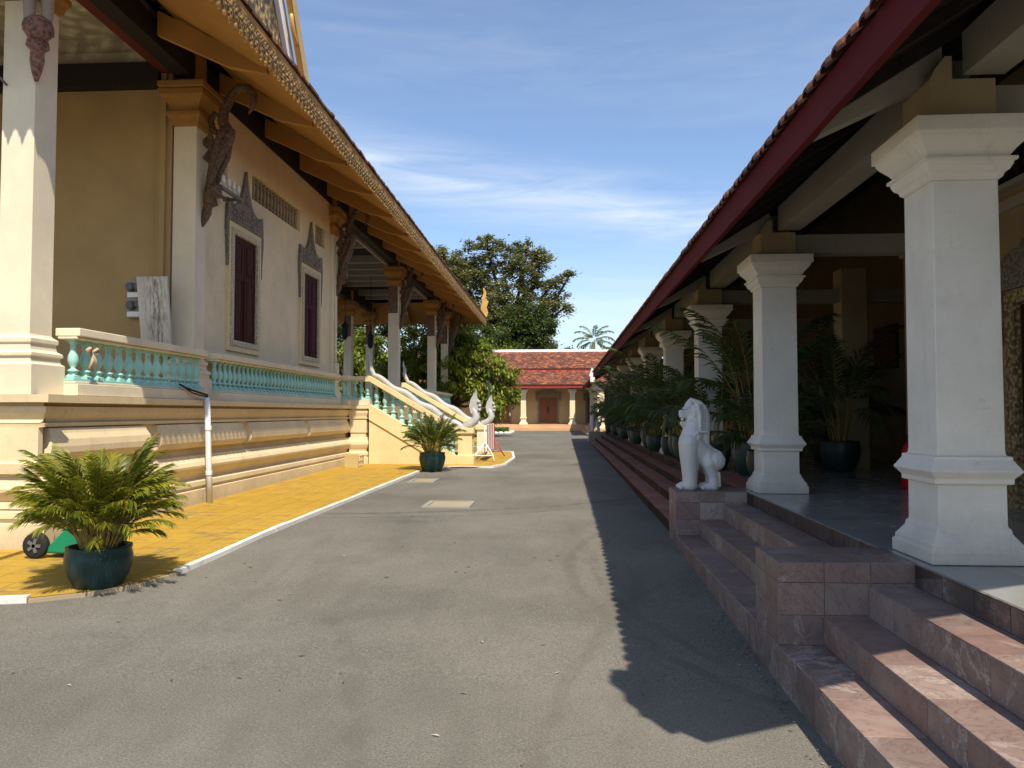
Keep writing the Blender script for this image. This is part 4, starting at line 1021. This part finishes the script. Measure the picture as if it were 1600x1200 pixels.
# terracotta steps beyond the lion
ts=thing('terracotta_steps','stained terracotta steps running beyond the nearer lion along the gallery','steps',(1.7,20,.2))
core=MB();tl=MB();rs=MB()
TX=[1.34,1.60,1.86,2.075]; TZ=[.30,.45,.59,.72]
for (ya,yb) in ((9.265,35.9),):
    for x,xn,za,zb in ((TX[0],TX[1],-.1,TZ[0]),(TX[1],TX[2],TZ[0],TZ[1]),(TX[2],TX[3],TZ[1],TZ[2])):
        core.box(x+.006,TX[3],ya,yb,za if za<0 else za-.006,zb-.006)
        rs=MB(); tiled_x(rs,x+.006,ya,yb,max(za,.0),zb-.012,.40); rs.build('step_riser',M['riser'],ts,bevel=.003); tiled_z(tl,x-.022,xn+.002,ya,yb,zb-.012,.40,th=.014)
    rs=MB(); tiled_x(rs,TX[3]+.006,ya,yb,TZ[2],TZ[3]-.002,.40)
rs.build('step_riser',M['riser'],ts,bevel=.003)
core.build('step_core',M['grout'],ts); tl.build('step_tiles',M['terra'],ts,bevel=.003)
tl=MB(); tiled_z(tl,2.08,2.5,9.27,38,F+.001,.40,th=.006); ob=tl.build('edge_paving',M['terra'],gal)
# pale stone pedestal for the far lion
pd=thing('statue_pedestal','pale painted pedestal carrying the farther lion','pedestal',(1.6,36.3,.2))
b=MB(); b.box(1.30,2.07,35.95,36.65,.1,F); b.build('block',M['stonegrey'],pd,bevel=.01)
b=MB(); b.box(1.27,1.298,35.93,36.67,.1,F+.01); b.build('white_face',M['whitepaint'],pd)
XF[0]=None

# ============================================================ LIONS
def make_lion():
    root=thing('lion_statue','grey guardian lion statue sitting on the marble pedestal by the second column','statue',(0,0,0),'guardian lion statues on the gallery pedestals')
    q=MB(); s=.00112
    def P(x,y,v=0): return (-(415-x)*s,v,(1095-y)*s)     # faces -X
    def caps(pts,rad,fl=1.0,n=16):
        q.tube(pts,rad,n,flat=fl)
        for p_,r_ in ((pts[0],rad[0]),(pts[-1],rad[-1])): q.ball(p_,r_*.99,r_*.99*min(1,fl),r_*.99)
    # trunk: one sweep from the throat over the chest and back to the rump
    caps([P(345,430),P(335,500),P(320,570),P(325,630),P(360,690),P(420,735),P(490,785),P(545,805)],[.105,.118,.132,.142,.140,.128,.125,.115])
    q.ball(P(290,610),.112,.128,.135); q.ball(P(300,690),.105,.13,.13)
    for v in (-.08,.08):
        q.ball(P(550,805,v),.112,.078,.108); q.ball(P(480,790,v),.085,.07,.10)
        caps([P(490,830,v),P(505,900,v),P(522,960,v),P(530,1050,v)],[.088,.066,.058,.062])
        caps([P(545,1058,v),P(490,1060,v),P(440,1066,v)],[.040,.046,.040])
        for d in (-.032,0,.032): q.ball(P(418,1070,v+d),.026,.018,.024)
        q.obox(P(585,985,v),(1,0,.06),(0,1,0),(-.06,0,1),.012,.03,.085)
        caps([P(292,620,v*.9),P(290,740,v),P(295,860,v),P(299,980,v),P(300,1046,v)],[.108,.094,.080,.070,.070])
        caps([P(325,1054,v),P(270,1056,v),P(225,1062,v)],[.048,.052,.042])
        for d in (-.036,0,.036): q.ball(P(195,1068,v+d),.028,.02,.026)
        caps([P(380,660,v*1.5),P(372,760,v*1.25),P(364,900,v*.9),P(352,1030,v*.8)],[.013,.014,.014,.014],n=8)
    # skull and neck
    caps([P(350,470),P(362,390),P(368,300)],[.105,.112,.098])
    q.ball(P(335,300),.085,.092,.085); q.ball(P(330,390),.085,.10,.085)
    # upper jaw, nose, mouth slit, lower jaw
    q.obox(P(272,332),(1,0,0),(0,1,0),(0,0,1),.068,.062,.036); q.ball(P(212,325),.022,.05,.042); q.ball(P(222,300),.034,.044,.026); q.ball(P(250,292),.03,.03,.02)
    q.obox(P(278,420),(1,0,-.06),(0,1,0),(.06,0,1),.070,.056,.022); q.ball(P(222,418),.022,.045,.026); q.ball(P(245,448),.03,.04,.02)
    for v in (-.052,.052):
        q.ball(P(276,262,v),.05,.026,.018); q.ball(P(300,292,v*1.25),.034,.018,.022); q.ball(P(345,375,v*1.7),.05,.02,.05)
        q.ball(P(360,290,v*1.8),.03,.016,.04)
        for t_ in range(4): q.ball(P(352-t_*4,240+t_*48,v*1.85),.02,.014,.022,8,6)
    # forehead curl rising to the crest
    caps([P(300,245),P(306,205),P(316,165)],[.058,.042,.014])
    # helmet-like mane and crest
    mane=[(318,160),(350,170),(395,188),(440,225),(466,280),(474,340),(472,512),(378,514),(394,450),(392,330),(372,250),(340,200)]
    q.grid([[P(x,y,-.108) for x,y in mane],[P(x,y,.108) for x,y in mane]],sm=False)
    caps([P(320,168),P(372,240),P(394,330),P(394,450)],[.016,.02,.02,.016],n=8)
    for v in (-.112,.112): caps([P(324,172,v*.6),P(376,245,v),P(398,330,v),P(396,450,v)],[.014,.018,.018,.014],n=8)
    # back ridge down to the rump
    caps([P(400,210),P(450,260),P(476,340),P(474,460),P(462,560),P(470,650),P(525,700),P(600,738),P(640,790)],[.035,.04,.042,.044,.048,.045,.042,.042,.03])
    for v in (-.135,.135):
        for x,y in ((372,525),(376,550),(368,565),(384,562),(376,582)): q.ball(P(x,y,v*.86),.015,.012,.015,8,6)
    for v in (-.115,.115): caps([P(372,505,v),P(320,560,v*1.12),P(255,590,v*1.02),P(205,640,v*.55)],[.011,.011,.011,.011],n=8)
    o=q.build('lion_body',M['liongrey'],root)
    rm=o.modifiers.new('rm','REMESH'); rm.mode='VOXEL'; rm.voxel_size=.0062; rm.use_smooth_shade=True
    sm=o.modifiers.new('sm','SMOOTH'); sm.iterations=3; sm.factor=.5
    dg=bpy.context.evaluated_depsgraph_get(); me=bpy.data.meshes.new_from_object(o.evaluated_get(dg)); o.modifiers.clear()
    o.data=me; me.name='lion_body'
    if not me.materials: me.materials.append(M['liongrey'])
    for p_ in me.polygons: p_.use_smooth=True
    m=MB()
    for v in (-.1115,.1115):
        for r_ in range(11):
            for c_ in range(3):
                y=232+r_*25; x=408+c_*20+ (0 if y>300 else (300-y)*-.12)
                if y<260 and c_==2: continue
                m.obox(P(x,y,v),(1,0,0),(0,1,0),(0,0,1),.0085,.004,.0105)
    m.build('mane_scales',M['manegrey'],root)
    e=MB()
    for v in (-.062,.062): e.ball(P(282,288,v),.014,.008,.012,10,8)
    e.build('eyes',M['liongrey'],root)
    e=MB()
    for v in (-.05,-.03,-.01,.01,.03,.05): e.ball(P(222+abs(v)*150,376,v),.010,.007,.016,8,6)
    e.build('teeth',M['whitepaint'],root)
    return root
lion=make_lion()
lx=xr(1.62,8.99,F+.0)
lion.location=lx
l2=dup(lion,xr(1.62,36.3,F+.0),0,1.0,'grey guardian lion statue at the far end of the terracotta steps')

# ============================================================ PALMS
def frond(mb,base,az,L,el,droop,nl,ll,lw,yell=0,twist=0,stiff=0):
    # base point, azimuth, initial elevation, droop in rad along length
    b=Vector(base); pts=[];d=0;N=12
    p=b.copy(); e=el
    for i in range(N+1):
        pts.append(p.copy()); e=el-droop*(i/N)**1.4
        p=p+Vector((math.cos(az)*math.cos(e),math.sin(az)*math.cos(e),math.sin(e)))*(L/N)
    def at(t):
        f=t*N;i=min(int(f),N-1); return pts[i].lerp(pts[i+1],f-i),(pts[i+1]-pts[i]).normalized()
    side=Vector((-math.sin(az),math.cos(az),0))
    c0=rng.uniform(0,.85)
    for i in range(nl):
        t=.22+.78*(i+.5)/nl; q,dr=at(t); up=side.cross(dr)
        k=math.sin(PI*min(1,(t-.16)/.9))**.6
        for s in (1,-1):
            a=R((50 if stiff else 58)-30*t)+rng.uniform(-.12,.12); l=ll*k*rng.uniform(.85,1.1)
            v=(dr*math.cos(a)+side*s*math.sin(a)+up*rng.uniform(.15,.42)).normalized()
            nrm_=v.cross(dr).normalized(); wv=dr*.9
            wv=(wv-v*wv.dot(v)).normalized()*lw*.5
            m=q+v*l*.5; tip=q+v*l+Vector((0,0,-l*(rng.uniform(.03,.24) if stiff else rng.uniform(.10,.35))))
            r=min(.84,max(0,c0+rng.uniform(-.25,.25)))
            if rng.random()<yell: r=rng.uniform(.88,1)
            mb.face([tuple(q-wv*.5),tuple(m-wv),tuple(tip),tuple(m+wv),tuple(q+wv*.5)],r)
    return pts
def potted_palm(label,group,mat,potr=.27,poth=.34,nf=46,L=(.75,1.15),ll=.30,lw=.022,nl=20,trunk=0,yell=.05,spread=1,potkind=0,up=0):
    t=thing('potted_palm',label,'potted palm',(0,0,0),group)
    q=MB(); s=potr/.27; h=poth/.34
    q.lathe((0,0,0),[(.17*s,0),(.185*s,.015*h),(.235*s,.10*h),(.265*s,.20*h),(.268*s,.26*h),(.255*s,.30*h),(.262*s,.325*h),(.262*s,.34*h),(.235*s,.34*h),(.225*s,.29*h)],28); q.build('pot',M['pot'],t)
    q=MB(); q.lathe((0,0,.27*h),[(.225*s,0),(.22*s,.01),(.01,.02)],20); q.build('soil',M['soil'],t)
    st=MB(); lf=MB()
    for i in range(nf):
        az=2*PI*i*.382+rng.uniform(-.25,.25); ring=(i+.5)/nf
        r0=.13*s*math.sqrt(rng.random())
        b0=Vector((math.cos(az)*r0,math.sin(az)*r0,.28*h))
        el=R(rng.uniform(76,88) if ring<.3 else (rng.uniform(55,75) if ring<.6 else (rng.uniform(24,58) if up else rng.uniform(22,50))))
        hh=(rng.uniform(.12,.44) if up else rng.uniform(.10,.34))+trunk
        b1=b0+Vector((math.cos(az)*.10*spread,math.sin(az)*.10*spread,hh))
        st.tube([tuple(b0),tuple((b0+b1)/2),tuple(b1)],[.012,.011,.008],5)
        pts=frond(lf,b1,az,rng.uniform(*L)*(1 if ring<.6 else .85),el,R(rng.uniform(45,95)) if not up else R(rng.uniform(25,68)),nl,ll,lw,yell,stiff=up)
        st.tube([tuple(p_) for p_ in pts[::3]],[.008,.006,.004,.003,.002][:len(pts[::3])],4)
    st.build('stems',M['stem'],t); lf.build('fronds',mat,t)
    return t
A=potted_palm('large sunlit potted palm in a dark green glazed pot nearest the viewer','green potted palms along the yellow pavement',M['palm'],.275,.36,210,(.40,.66),.17,.0125,20,yell=.12,up=1)
A.location=(-4.03,6.56,gz(6.5)+.02)
Bp=potted_palm('potted palm in a dark green glazed pot in front of the staircase','green potted palms along the yellow pavement',M['palm2'],.32,.46,100,(.42,.74),.19,.015,17,yell=.05,up=1)
Bp.location=(-3.05,18.45,gz(18.3))
GR='potted palms lined up between the gallery columns'
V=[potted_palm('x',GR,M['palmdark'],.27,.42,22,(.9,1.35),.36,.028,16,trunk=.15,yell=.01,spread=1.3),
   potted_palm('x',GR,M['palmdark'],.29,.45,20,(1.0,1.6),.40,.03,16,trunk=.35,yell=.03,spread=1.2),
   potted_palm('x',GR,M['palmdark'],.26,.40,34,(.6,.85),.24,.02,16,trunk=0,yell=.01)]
ARR=[(2.62,9.95,2,1.0,'bushy low potted palm beside the second column behind the nearer lion'),
(2.75,11.1,1,1.12,'tall arching potted palm rising behind the nearer lion'),
(2.35,12.0,0,.95,'second palm in the row beyond the nearer lion'),
(2.30,14.0,2,1.15,'compact potted palm just past the third gallery column'),
(2.38,15.1,0,1.1,'full potted palm midway between the third and fourth gallery columns'),
(2.3,16.0,1,.85,'potted palm with an orange tinged frond before the fourth gallery column')]
for i in range(13):
    ARR.append((2.28+.1*((i*7)%3-1),17.7+1.38*i,(0,1,2,0,2,1)[i%6],1.0+.12*((i*5)%3-1),None))
for xx,yy,kk,lb in ((4.25,12.0,1,'dim tall palm deep inside the gallery between the first two columns'),(4.9,14.6,0,'dim palm at the back of the gallery before the inner column'),(3.7,12.9,2,'dim low palm on the gallery floor behind the second column')): ARR.append((xx,yy,kk,1.0,lb))
used=set()
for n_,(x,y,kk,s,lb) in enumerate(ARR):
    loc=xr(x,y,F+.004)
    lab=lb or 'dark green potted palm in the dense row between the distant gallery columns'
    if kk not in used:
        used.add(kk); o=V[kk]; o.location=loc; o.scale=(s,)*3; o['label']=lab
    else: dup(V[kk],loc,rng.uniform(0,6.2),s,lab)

# ============================================================ FAR BUILDING
far=thing('gallery_building','long low yellow gallery building with red tiled two tier roof closing the lane','building',(-6,59,.3))
X0,X9=-30,8
b=MB(); b.box(X0,X9,56.15,58.8,.1,.50); b.box(X0,X9,56.45,58.8,.50,.74); b.build('terrace',M['terracotta_kerb'],far)
b=MB(); b.box(X0,X9,58.6,58.9,.74,4.6); b.build('wall',M['farwall'],far)
b=MB(); b.box(X0,X9,58.55,58.597,.74,.84); b.build('skirting',M['terracotta_kerb'],far)
CXs=[-2.61+3.62*i for i in range(-7,3)]
for x in CXs:
    q=MB(); h=.19; q.sq(x,57.0,.742,[(.30,0),(.30,.07),(.24,.16),(.20,.18),(.195,.42),(.25,.45),(.25,.50),(.195,.54),(.19,2.25)]); co=q.build('column',M['farcol'],far)
    q=MB(); q.sq(x,57.0,.742,[(.192,2.252),(.21,2.27),(.25,2.40),(.31,2.50),(.33,2.52),(.33,2.62)]); q.build('capital',M['farcap'],co)
b=MB(); b.box(X0,X9,56.8,57.2,3.37,3.6); b.build('lintel',M['farwall'],far)
def farop(x,door):
    z0,z1=(.742,2.78) if door else (1.5,2.75); hw=.66 if door else .45
    q=MB(); q.box(x-hw-.14,x-hw,58.52,58.60,z0,z1); q.box(x+hw,x+hw+.14,58.52,58.60,z0,z1); q.box(x-hw-.14,x+hw+.14,58.52,58.6,z1,z1+.10)
    if not door: q.box(x-hw-.14,x+hw+.14,58.52,58.6,z0-.1,z0)
    d=q.build('door' if door else 'window',M['doorgrey'],far)
    q=MB()
    for sg in (1,-1):
        top=[(0,.62),(.2,.55),(.5,.33),(.8,.20),(.95,.28)]
        if not door: top=[(a*.8,c*.7) for a,c in top]
        for (a,za),(c,zc) in zip(top[:-1],top[1:]):
            qd=[(x+sg*a,z1+.10),(x+sg*c,z1+.10),(x+sg*c,z1+.1+zc),(x+sg*a,z1+.1+za)]
            q.prism(qd if sg<0 else qd[::-1],'y',58.50,58.59)
        e=top[-1][0]; q.box(*sorted((x+sg*(e-.14),x+sg*e)),58.50,58.59,z1-.25,z1+.098)
    q.build('pediment',M['doorgrey'],d)
    for sg in (1,-1):
        q=MB(); xa,xb=sorted((x+sg*.008,x+sg*hw)); q.box(xa,xb,58.56,58.598,z0,z1)
        zm=z0+(z1-z0)*.42
        for za,zb in ((z0+.12,zm-.06),(zm+.06,z1-.12)): q.box(xa+.12,xb-.12,58.548,58.562,za,zb)
        lo=q.build('leaf',M['woodoor'],d)
        if door: q=MB(); q.box(*sorted((x+sg*.03,x+sg*.075)),58.52,58.545,z0+.85,z0+1.3); q.build('handle',M['black'],lo)
for i,x in enumerate(CXs[:-1]): farop(x+1.81,(i%2==0) or i>=7)
b=MB(); b.prism([(56.25,3.62),(58.4,4.76),(58.4,4.86),(56.2,3.70)],'x',X0,X9); b.prism([(58.3,4.98),(61.3,6.52),(64.5,4.9),(64.5,4.8),(61.3,6.42),(58.35,4.9)],'x',X0,X9); b.build('roof',M['roofx'],far)
b=MB(); b.box(X0,X9,56.22,56.30,3.42,3.63); b.box(X0,X9,58.28,58.36,4.72,4.93); b.build('eaves_board',M['farred'],far)
b=MB()
x=X0
while x<X9:
    b.box(x,x+.15,56.14,56.4,3.645,3.70,rng.random()); b.box(x,x+.15,58.22,58.5,4.945,5.0,rng.random()); x+=.19
b.build('eaves_tiles',M['tile'],far)
b=MB(); b.box(X0,X9,61.18,61.42,6.44,6.66); b.build('ridge',M['whitepaint'],far)
# connecting gallery on the right, beyond the gap
con=thing('connecting_gallery','sunlit far gallery with pale columns and red eaves beyond the farther lion','building',(4,50,.3))
b=MB(); b.box(1.9,7,42.8,56.1,.1,.72); b.box(1.6,1.9,42.8,56.1,.1,.45); b.build('terrace',M['terracotta_kerb'],con)
for y in (43.3,46.6,49.9,53.2):
    q=MB(); q.sq(2.35,y,.722,[(.28,0),(.28,.08),(.2,.2),(.19,2.2)]); co=q.build('column',M['farcol'],con)
    q=MB(); q.sq(2.35,y,.722,[(.192,2.203),(.25,2.35),(.31,2.45),(.31,2.55)]); q.build('capital',M['whitecap'],co)
b=MB(); b.box(4.9,5.1,42.9,58,.72,4); b.build('wall',M['farwall'],con)
b=MB(); b.prism([(1.80,3.45),(6,5.75),(6,5.85),(1.76,3.53)],'y',42.6,56.2); b.build('roof',M['roofy'],con)
b=MB(); b.box(1.74,1.80,42.6,56.2,3.25,3.47); b.build('eaves_board',M['fascia'],con)
b=MB(); b.prism([(1.74,3.20),(6,5.5),(6,5.83),(1.74,3.48)],'y',42.50,42.598); b.build('verge_board',M['farred'],con)
b=MB(); 
for x0,x1,z0,z1 in ((1.74,1.98,3.30,3.62),(1.68,2.02,3.622,3.72),(1.72,1.92,3.722,3.86),(1.76,1.96,3.862,3.98),(1.80,1.90,3.982,4.06)): b.box(x0,x1,42.40,42.495,z0,z1)
b.build('acroterion',M['whitepaint'],con)

# ============================================================ TREES
def leaf(mb,c,size,asp,droop,r):
    th=rng.uniform(0,2*PI); el=rng.uniform(-.6,.6)-droop
    d=Vector((math.cos(th)*math.cos(el),math.sin(th)*math.cos(el),math.sin(el)))
    s=Vector((-math.sin(th),math.cos(th),rng.uniform(-.5,.5))).normalized()
    l=size*rng.uniform(.7,1.3); wd=l*asp
    c=Vector(c)
    mb.face([tuple(c),tuple(c+d*l*.5+s*wd*.5),tuple(c+d*l),tuple(c+d*l*.5-s*wd*.5)],r)
def limb(mb,a,b,ra,rb,wob=.12,n=5):
    a=Vector(a);b=Vector(b);L=(b-a).length; pts=[]
    for i in range(n+1):
        f=i/n; p_=a.lerp(b,f)
        if 0<i<n: p_+=Vector((rng.uniform(-1,1),rng.uniform(-1,1),rng.uniform(-.6,.6)))*L*wob*.5
        pts.append(tuple(p_))
    mb.tube(pts,[ra+(rb-ra)*i/n for i in range(n+1)],6)
    return pts
def tree(name,label,base,lobes,h0,tr,leafmat,nleaf,size,asp=.55,droop=.1,cl=.9,group=None,hollow=.0,seed=1):
    rng.seed(seed)
    t=thing(name,label,'tree',base,group)
    bx,by,bz=base; tk=MB(); lf=MB()
    fork=(bx+rng.uniform(-.3,.3),by,bz+h0)
    limb(tk,base,fork,tr,tr*.75,.05)
    tot=sum(q[3]*q[4] for q in lobes)
    for (lx_,ly,lz,rx,rz_) in lobes:
        c=(bx+lx_,by+ly,bz+lz)
        e=limb(tk,fork,c,tr*.45,tr*.12,.12)
        n=int(nleaf*rx*rz_/tot)
        ncl=max(6,int(n/70))
        for i in range(ncl):
            # cluster centre in lobe ellipsoid, biased to its shell
            while True:
                v=Vector((rng.uniform(-1,1),rng.uniform(-1,1),rng.uniform(-1,1)))
                if hollow<v.length<1: break
            cc=Vector((c[0]+v.x*rx,c[1]+v.y*rx,c[2]+v.z*rz_))
            if rng.random()<.55: limb(tk,e[-1],tuple(cc),tr*.09,tr*.025,.15,3)
            sh=rng.uniform(0,.65); cr=cl*rng.uniform(.6,1.25)
            for j in range(n//ncl):
                g=Vector((rng.gauss(0,.42),rng.gauss(0,.42),rng.gauss(0,.27)))*cr
                leaf(lf,cc+g,size,asp,droop,min(1,sh+rng.uniform(0,.4)))
    tk.build('trunk',M['bark'],t); lf.build('crown',leafmat,t)
    return t
# the tall old tree behind the far building
tree('rain_tree','very tall spreading old tree rising behind the far tiled roof',(-6.0,85,.2),
 [(-9.5,0,15.5,3.0,2.3),(-6.5,0,18.2,2.6,2.0),(-8,2,13,3.2,2.2),(-4.5,-1,15.8,3.0,2.4),(-1.8,0,19.6,2.6,2.0),(-2.6,0,16.8,2.8,2.0),(1.8,0,17.2,2.6,1.8),(2.6,1,19.6,1.9,1.4),(4.0,0,18.3,1.5,1.2),(5.6,0,16.0,1.3,1.0),(5.9,1,14.4,1.2,.8),(4.4,0,12.6,1.8,1.2),(0,-1,13.8,3.2,2.2),(3.0,0,10.6,2.6,2.2),(-3,-2,12,3.2,2.3),(4.3,-1,8.6,1.6,1.6),(3.2,0,15.6,2.1,1.6),(5.0,0,13.4,1.5,1.2),(1.0,0,12.0,2.4,1.8),(7.2,0,16.6,.8,.7),(6.6,0,13,.9,.7)],
 7,.9,M['tree_far'],56000,.33,.6,.15,.78,hollow=.2,seed=3)
tree('creeper_tree','dense dark creeper covered tree just right of the far roof tree mass',(-2.6,78,.2),[(0,0,7,2.8,3.6),(2.4,0,6,2.0,2.4),(-2.8,0,8.0,2.8,3.0),(-.5,0,11,2.6,2.2),(3.9,0,6.2,1.4,1.6),(-5.5,0,8,2.6,3),(1.2,0,9.4,2,2)],3,.5,M['tree_dark'],26000,.30,.6,.3,.8,seed=4)
tree('background_tree','mid green tree filling the gap behind the porch pillars',(-13,70,.2),[(0,0,7.5,3.4,3.2),(-4,0,8,3.4,3.2),(4,0,8,3.2,3.2),(-8,0,8,3.2,3.2),(-2,0,10,3,1.8),(3,0,10.5,3,1.8),(7,0,6.5,3,2.8)],3,.4,M['tree_dark'],24000,.34,.6,.2,.8,seed=5)
tree('background_tree','olive green tree behind the far roof left of the tall tree',(-23,72,.2),[(0,0,9,3.6,3.2),(-4,0,8,3.2,3.0),(4,0,8,3.2,3)],3,.4,M['tree_far'],9000,.36,.6,.2,.8,seed=6)
tree('background_tree','small hazy green tree low behind the far roof beside the coconut palm',(1.6,88,.2),[(0,0,7.0,1.8,1.6),(2.3,0,6.6,1.7,1.5),(-2,0,7.3,1.5,1.5),(4.8,0,6.5,1.7,1.3)],4,.3,M['tree_far'],6000,.30,.6,.2,.7,seed=7)
tree('background_tree','light green leafy shrub tree showing above the far white ridge',(-5.6,68,.2),[(0,0,6.6,1.3,.9),(1.6,0,6.3,1.0,.8),(-1.6,0,6.6,1.2,1.0)],4.5,.2,M['tree_bright'],4000,.28,.5,.3,.6,seed=8)
tree('drooping_tree','bright green drooping tree standing behind the staircase',(-6.0,42,.3),
 [(0,0,4.7,1.7,1.2),(-1.9,0,4.6,1.4,1.1),(1.6,-.3,4.3,1.2,1.1),(2.6,0,3.5,1.1,1.0),(2.9,0,2.4,.9,.85),(-2.9,0,3.6,1.1,1.1),(.6,-1,3.2,1.3,1.0),(-1.2,-1,3.3,1.3,1.0),(1.6,-.7,2.6,1.0,.9),(-3.4,0,2.6,.9,.9),(.3,0,5.6,1.1,.7),(2.2,-.6,1.7,.8,.7),(-.4,-1.2,2.4,1.0,.8),(.6,-1.2,4.0,1.2,.9)],
 1.7,.22,M['tree_bright'],24000,.27,.40,.75,.48,hollow=.2,seed=9)
tree('drooping_tree','bright green drooping tree seen between the dark porch pillars',(-12.2,47,.3),
 [(0,0,4.8,1.7,1.2),(-1.9,0,4.5,1.5,1.1),(1.7,0,4.4,1.4,1.1),(0,-.6,3.2,1.5,1.0),(-2.2,0,3.0,1.3,1.0),(2.3,0,3.0,1.2,1.0),(.5,0,6.0,1.4,.9),(-3.4,0,4.2,1.2,1.0)],1.8,.2,M['tree_bright'],12000,.28,.40,.7,.5,hollow=.2,seed=19)
# coconut palm
rng.seed(21)
t=thing('coconut_palm','coconut palm rising above the far roof near the right hand eaves','palm tree',(3.7,80,.2))
b=MB(); b.tube([(3.7,80,.2),(3.6,80,4),(3.65,80,8.95)],[.22,.18,.15],9); b.build('trunk',M['bark'],t)
b=MB()
for i in range(20):
    az=2*PI*i*.382; el=R(80-5.2*i); frond(b,(3.65,80,9.0),az,rng.uniform(2.3,2.9),el,R(rng.uniform(55,95)),26,.62,.07)
b.build('fronds',M['coco'],t)
# hedge, topiary, lamp post
h=MB()
for i in range(3500):
    leaf(h,(rng.uniform(-5.9,-3.3),rng.uniform(48.2,51.5),.33+.32*rng.random()**.6),.10,.6,.1,rng.random())
h.box(-5.85,-3.35,48.3,51.4,.28,.58,.2)
tag(h.build('hedge',M['hedge']),'low clipped green hedge bordered by white stones before the far building','hedge')
k=MB()
for i in range(9): k.ball((-6.0+.34*i,47.95,.33),.19,.13,.11,8,6)
for i in range(9): k.ball((-3.08,48.1+.4*i,.33),.13,.2,.11,8,6)
tag(k.build('stone_edging',M['kerbpaint']),'white painted stones edging the small hedge bed','edging')
t=thing('topiary_tree','dark clipped topiary with stacked tiers beside the hedge','topiary',(-4.35,45.5,.3)); b=MB()
b.tube([(-4.35,45.5,.3),(-4.35,45.5,2.0)],.04,6); b.build('stem',M['bark'],t); b=MB()
for z,r in ((.75,.55),(1.1,.48),(1.45,.42),(1.78,.33),(2.05,.2)):
    for i in range(int(900*r)):
        a=rng.uniform(0,2*PI); q=r*math.sqrt(rng.random()); leaf(b,(-4.35+q*math.cos(a),45.5+q*math.sin(a),z+rng.uniform(-.09,.09)),.10,.6,.1,rng.random()*.5)
b.build('foliage',M['tree_dark'],t)
t=thing('garden_shrub','light green leafy shrub between the far stair newel and the topiary','shrub',(-4.3,40.5,.3)); b=MB()
for i in range(10): b.tube([(-4.3,40.5,.3),(-4.3+rng.uniform(-.4,.4),40.5+rng.uniform(-.4,.4),1.0)],[.015,.006],5)
b.build('stems',M['bark'],t); b=MB()
for i in range(900): leaf(b,(-4.3+rng.gauss(0,.28),40.5+rng.gauss(0,.28),.75+rng.gauss(0,.22)),.18,.3,-.4,rng.random())
b.build('foliage',M['tree_bright'],t)
t=thing('lamp_post','slim dark green lamp post standing among the drooping branches','lamp post',(-3.65,40,.3)); b=MB()
b.lathe((-3.65,40,.28),[(.12,0),(.12,.2),(.07,.28),(.055,.5),(.05,3.0)],10); b.build('post',M['darkgreen'],t)
b=MB(); b.lathe((-3.65,40,3.28),[(.03,0),(.06,.04),(.08,.16),(.10,.18),(.04,.24),(.02,.28)],12); b.build('lamp_head',M['darkgreen'],t)
# fallen leaves on the lane
lv=MB(); rng.seed(5)
for i in range(70):
    x,y=rng.uniform(-4,1),rng.uniform(2.5,9)
    if y>6 and x<-3.4: continue
    a=rng.uniform(0,6.3); l=rng.uniform(.012,.035); z=gz(y)+.006
    lv.face([(x-l*math.cos(a),y-l*math.sin(a),z),(x+.3*l*math.sin(a),y-.3*l*math.cos(a),z+.004),(x+l*math.cos(a),y+l*math.sin(a),z),(x-.3*l*math.sin(a),y+.3*l*math.cos(a),z+.004)],rng.random())
for i in range(260):
    y=rng.uniform(2.6,9); x=1.27-abs(rng.gauss(0,.10)); l=rng.uniform(.006,.016); a=rng.uniform(0,6.3); z=gz(y)+.006
    lv.face([(x-l*math.cos(a),y-l*math.sin(a),z),(x+.5*l*math.sin(a),y-.5*l*math.cos(a),z+.003),(x+l*math.cos(a),y+l*math.sin(a),z),(x-.5*l*math.sin(a),y+.5*l*math.cos(a),z+.003)],rng.random())
def mk_lit():
    t=NT('leaf_litter',.8); t.col(t.mix(t.math('POWER',t.rnd(),2.5),(.10,.055,.03),(.45,.40,.32))); return t.m
o=lv.build('leaf_litter',mk_lit()); tag(o,'scattered dry leaves and chips on the asphalt lane','litter',kind='stuff')
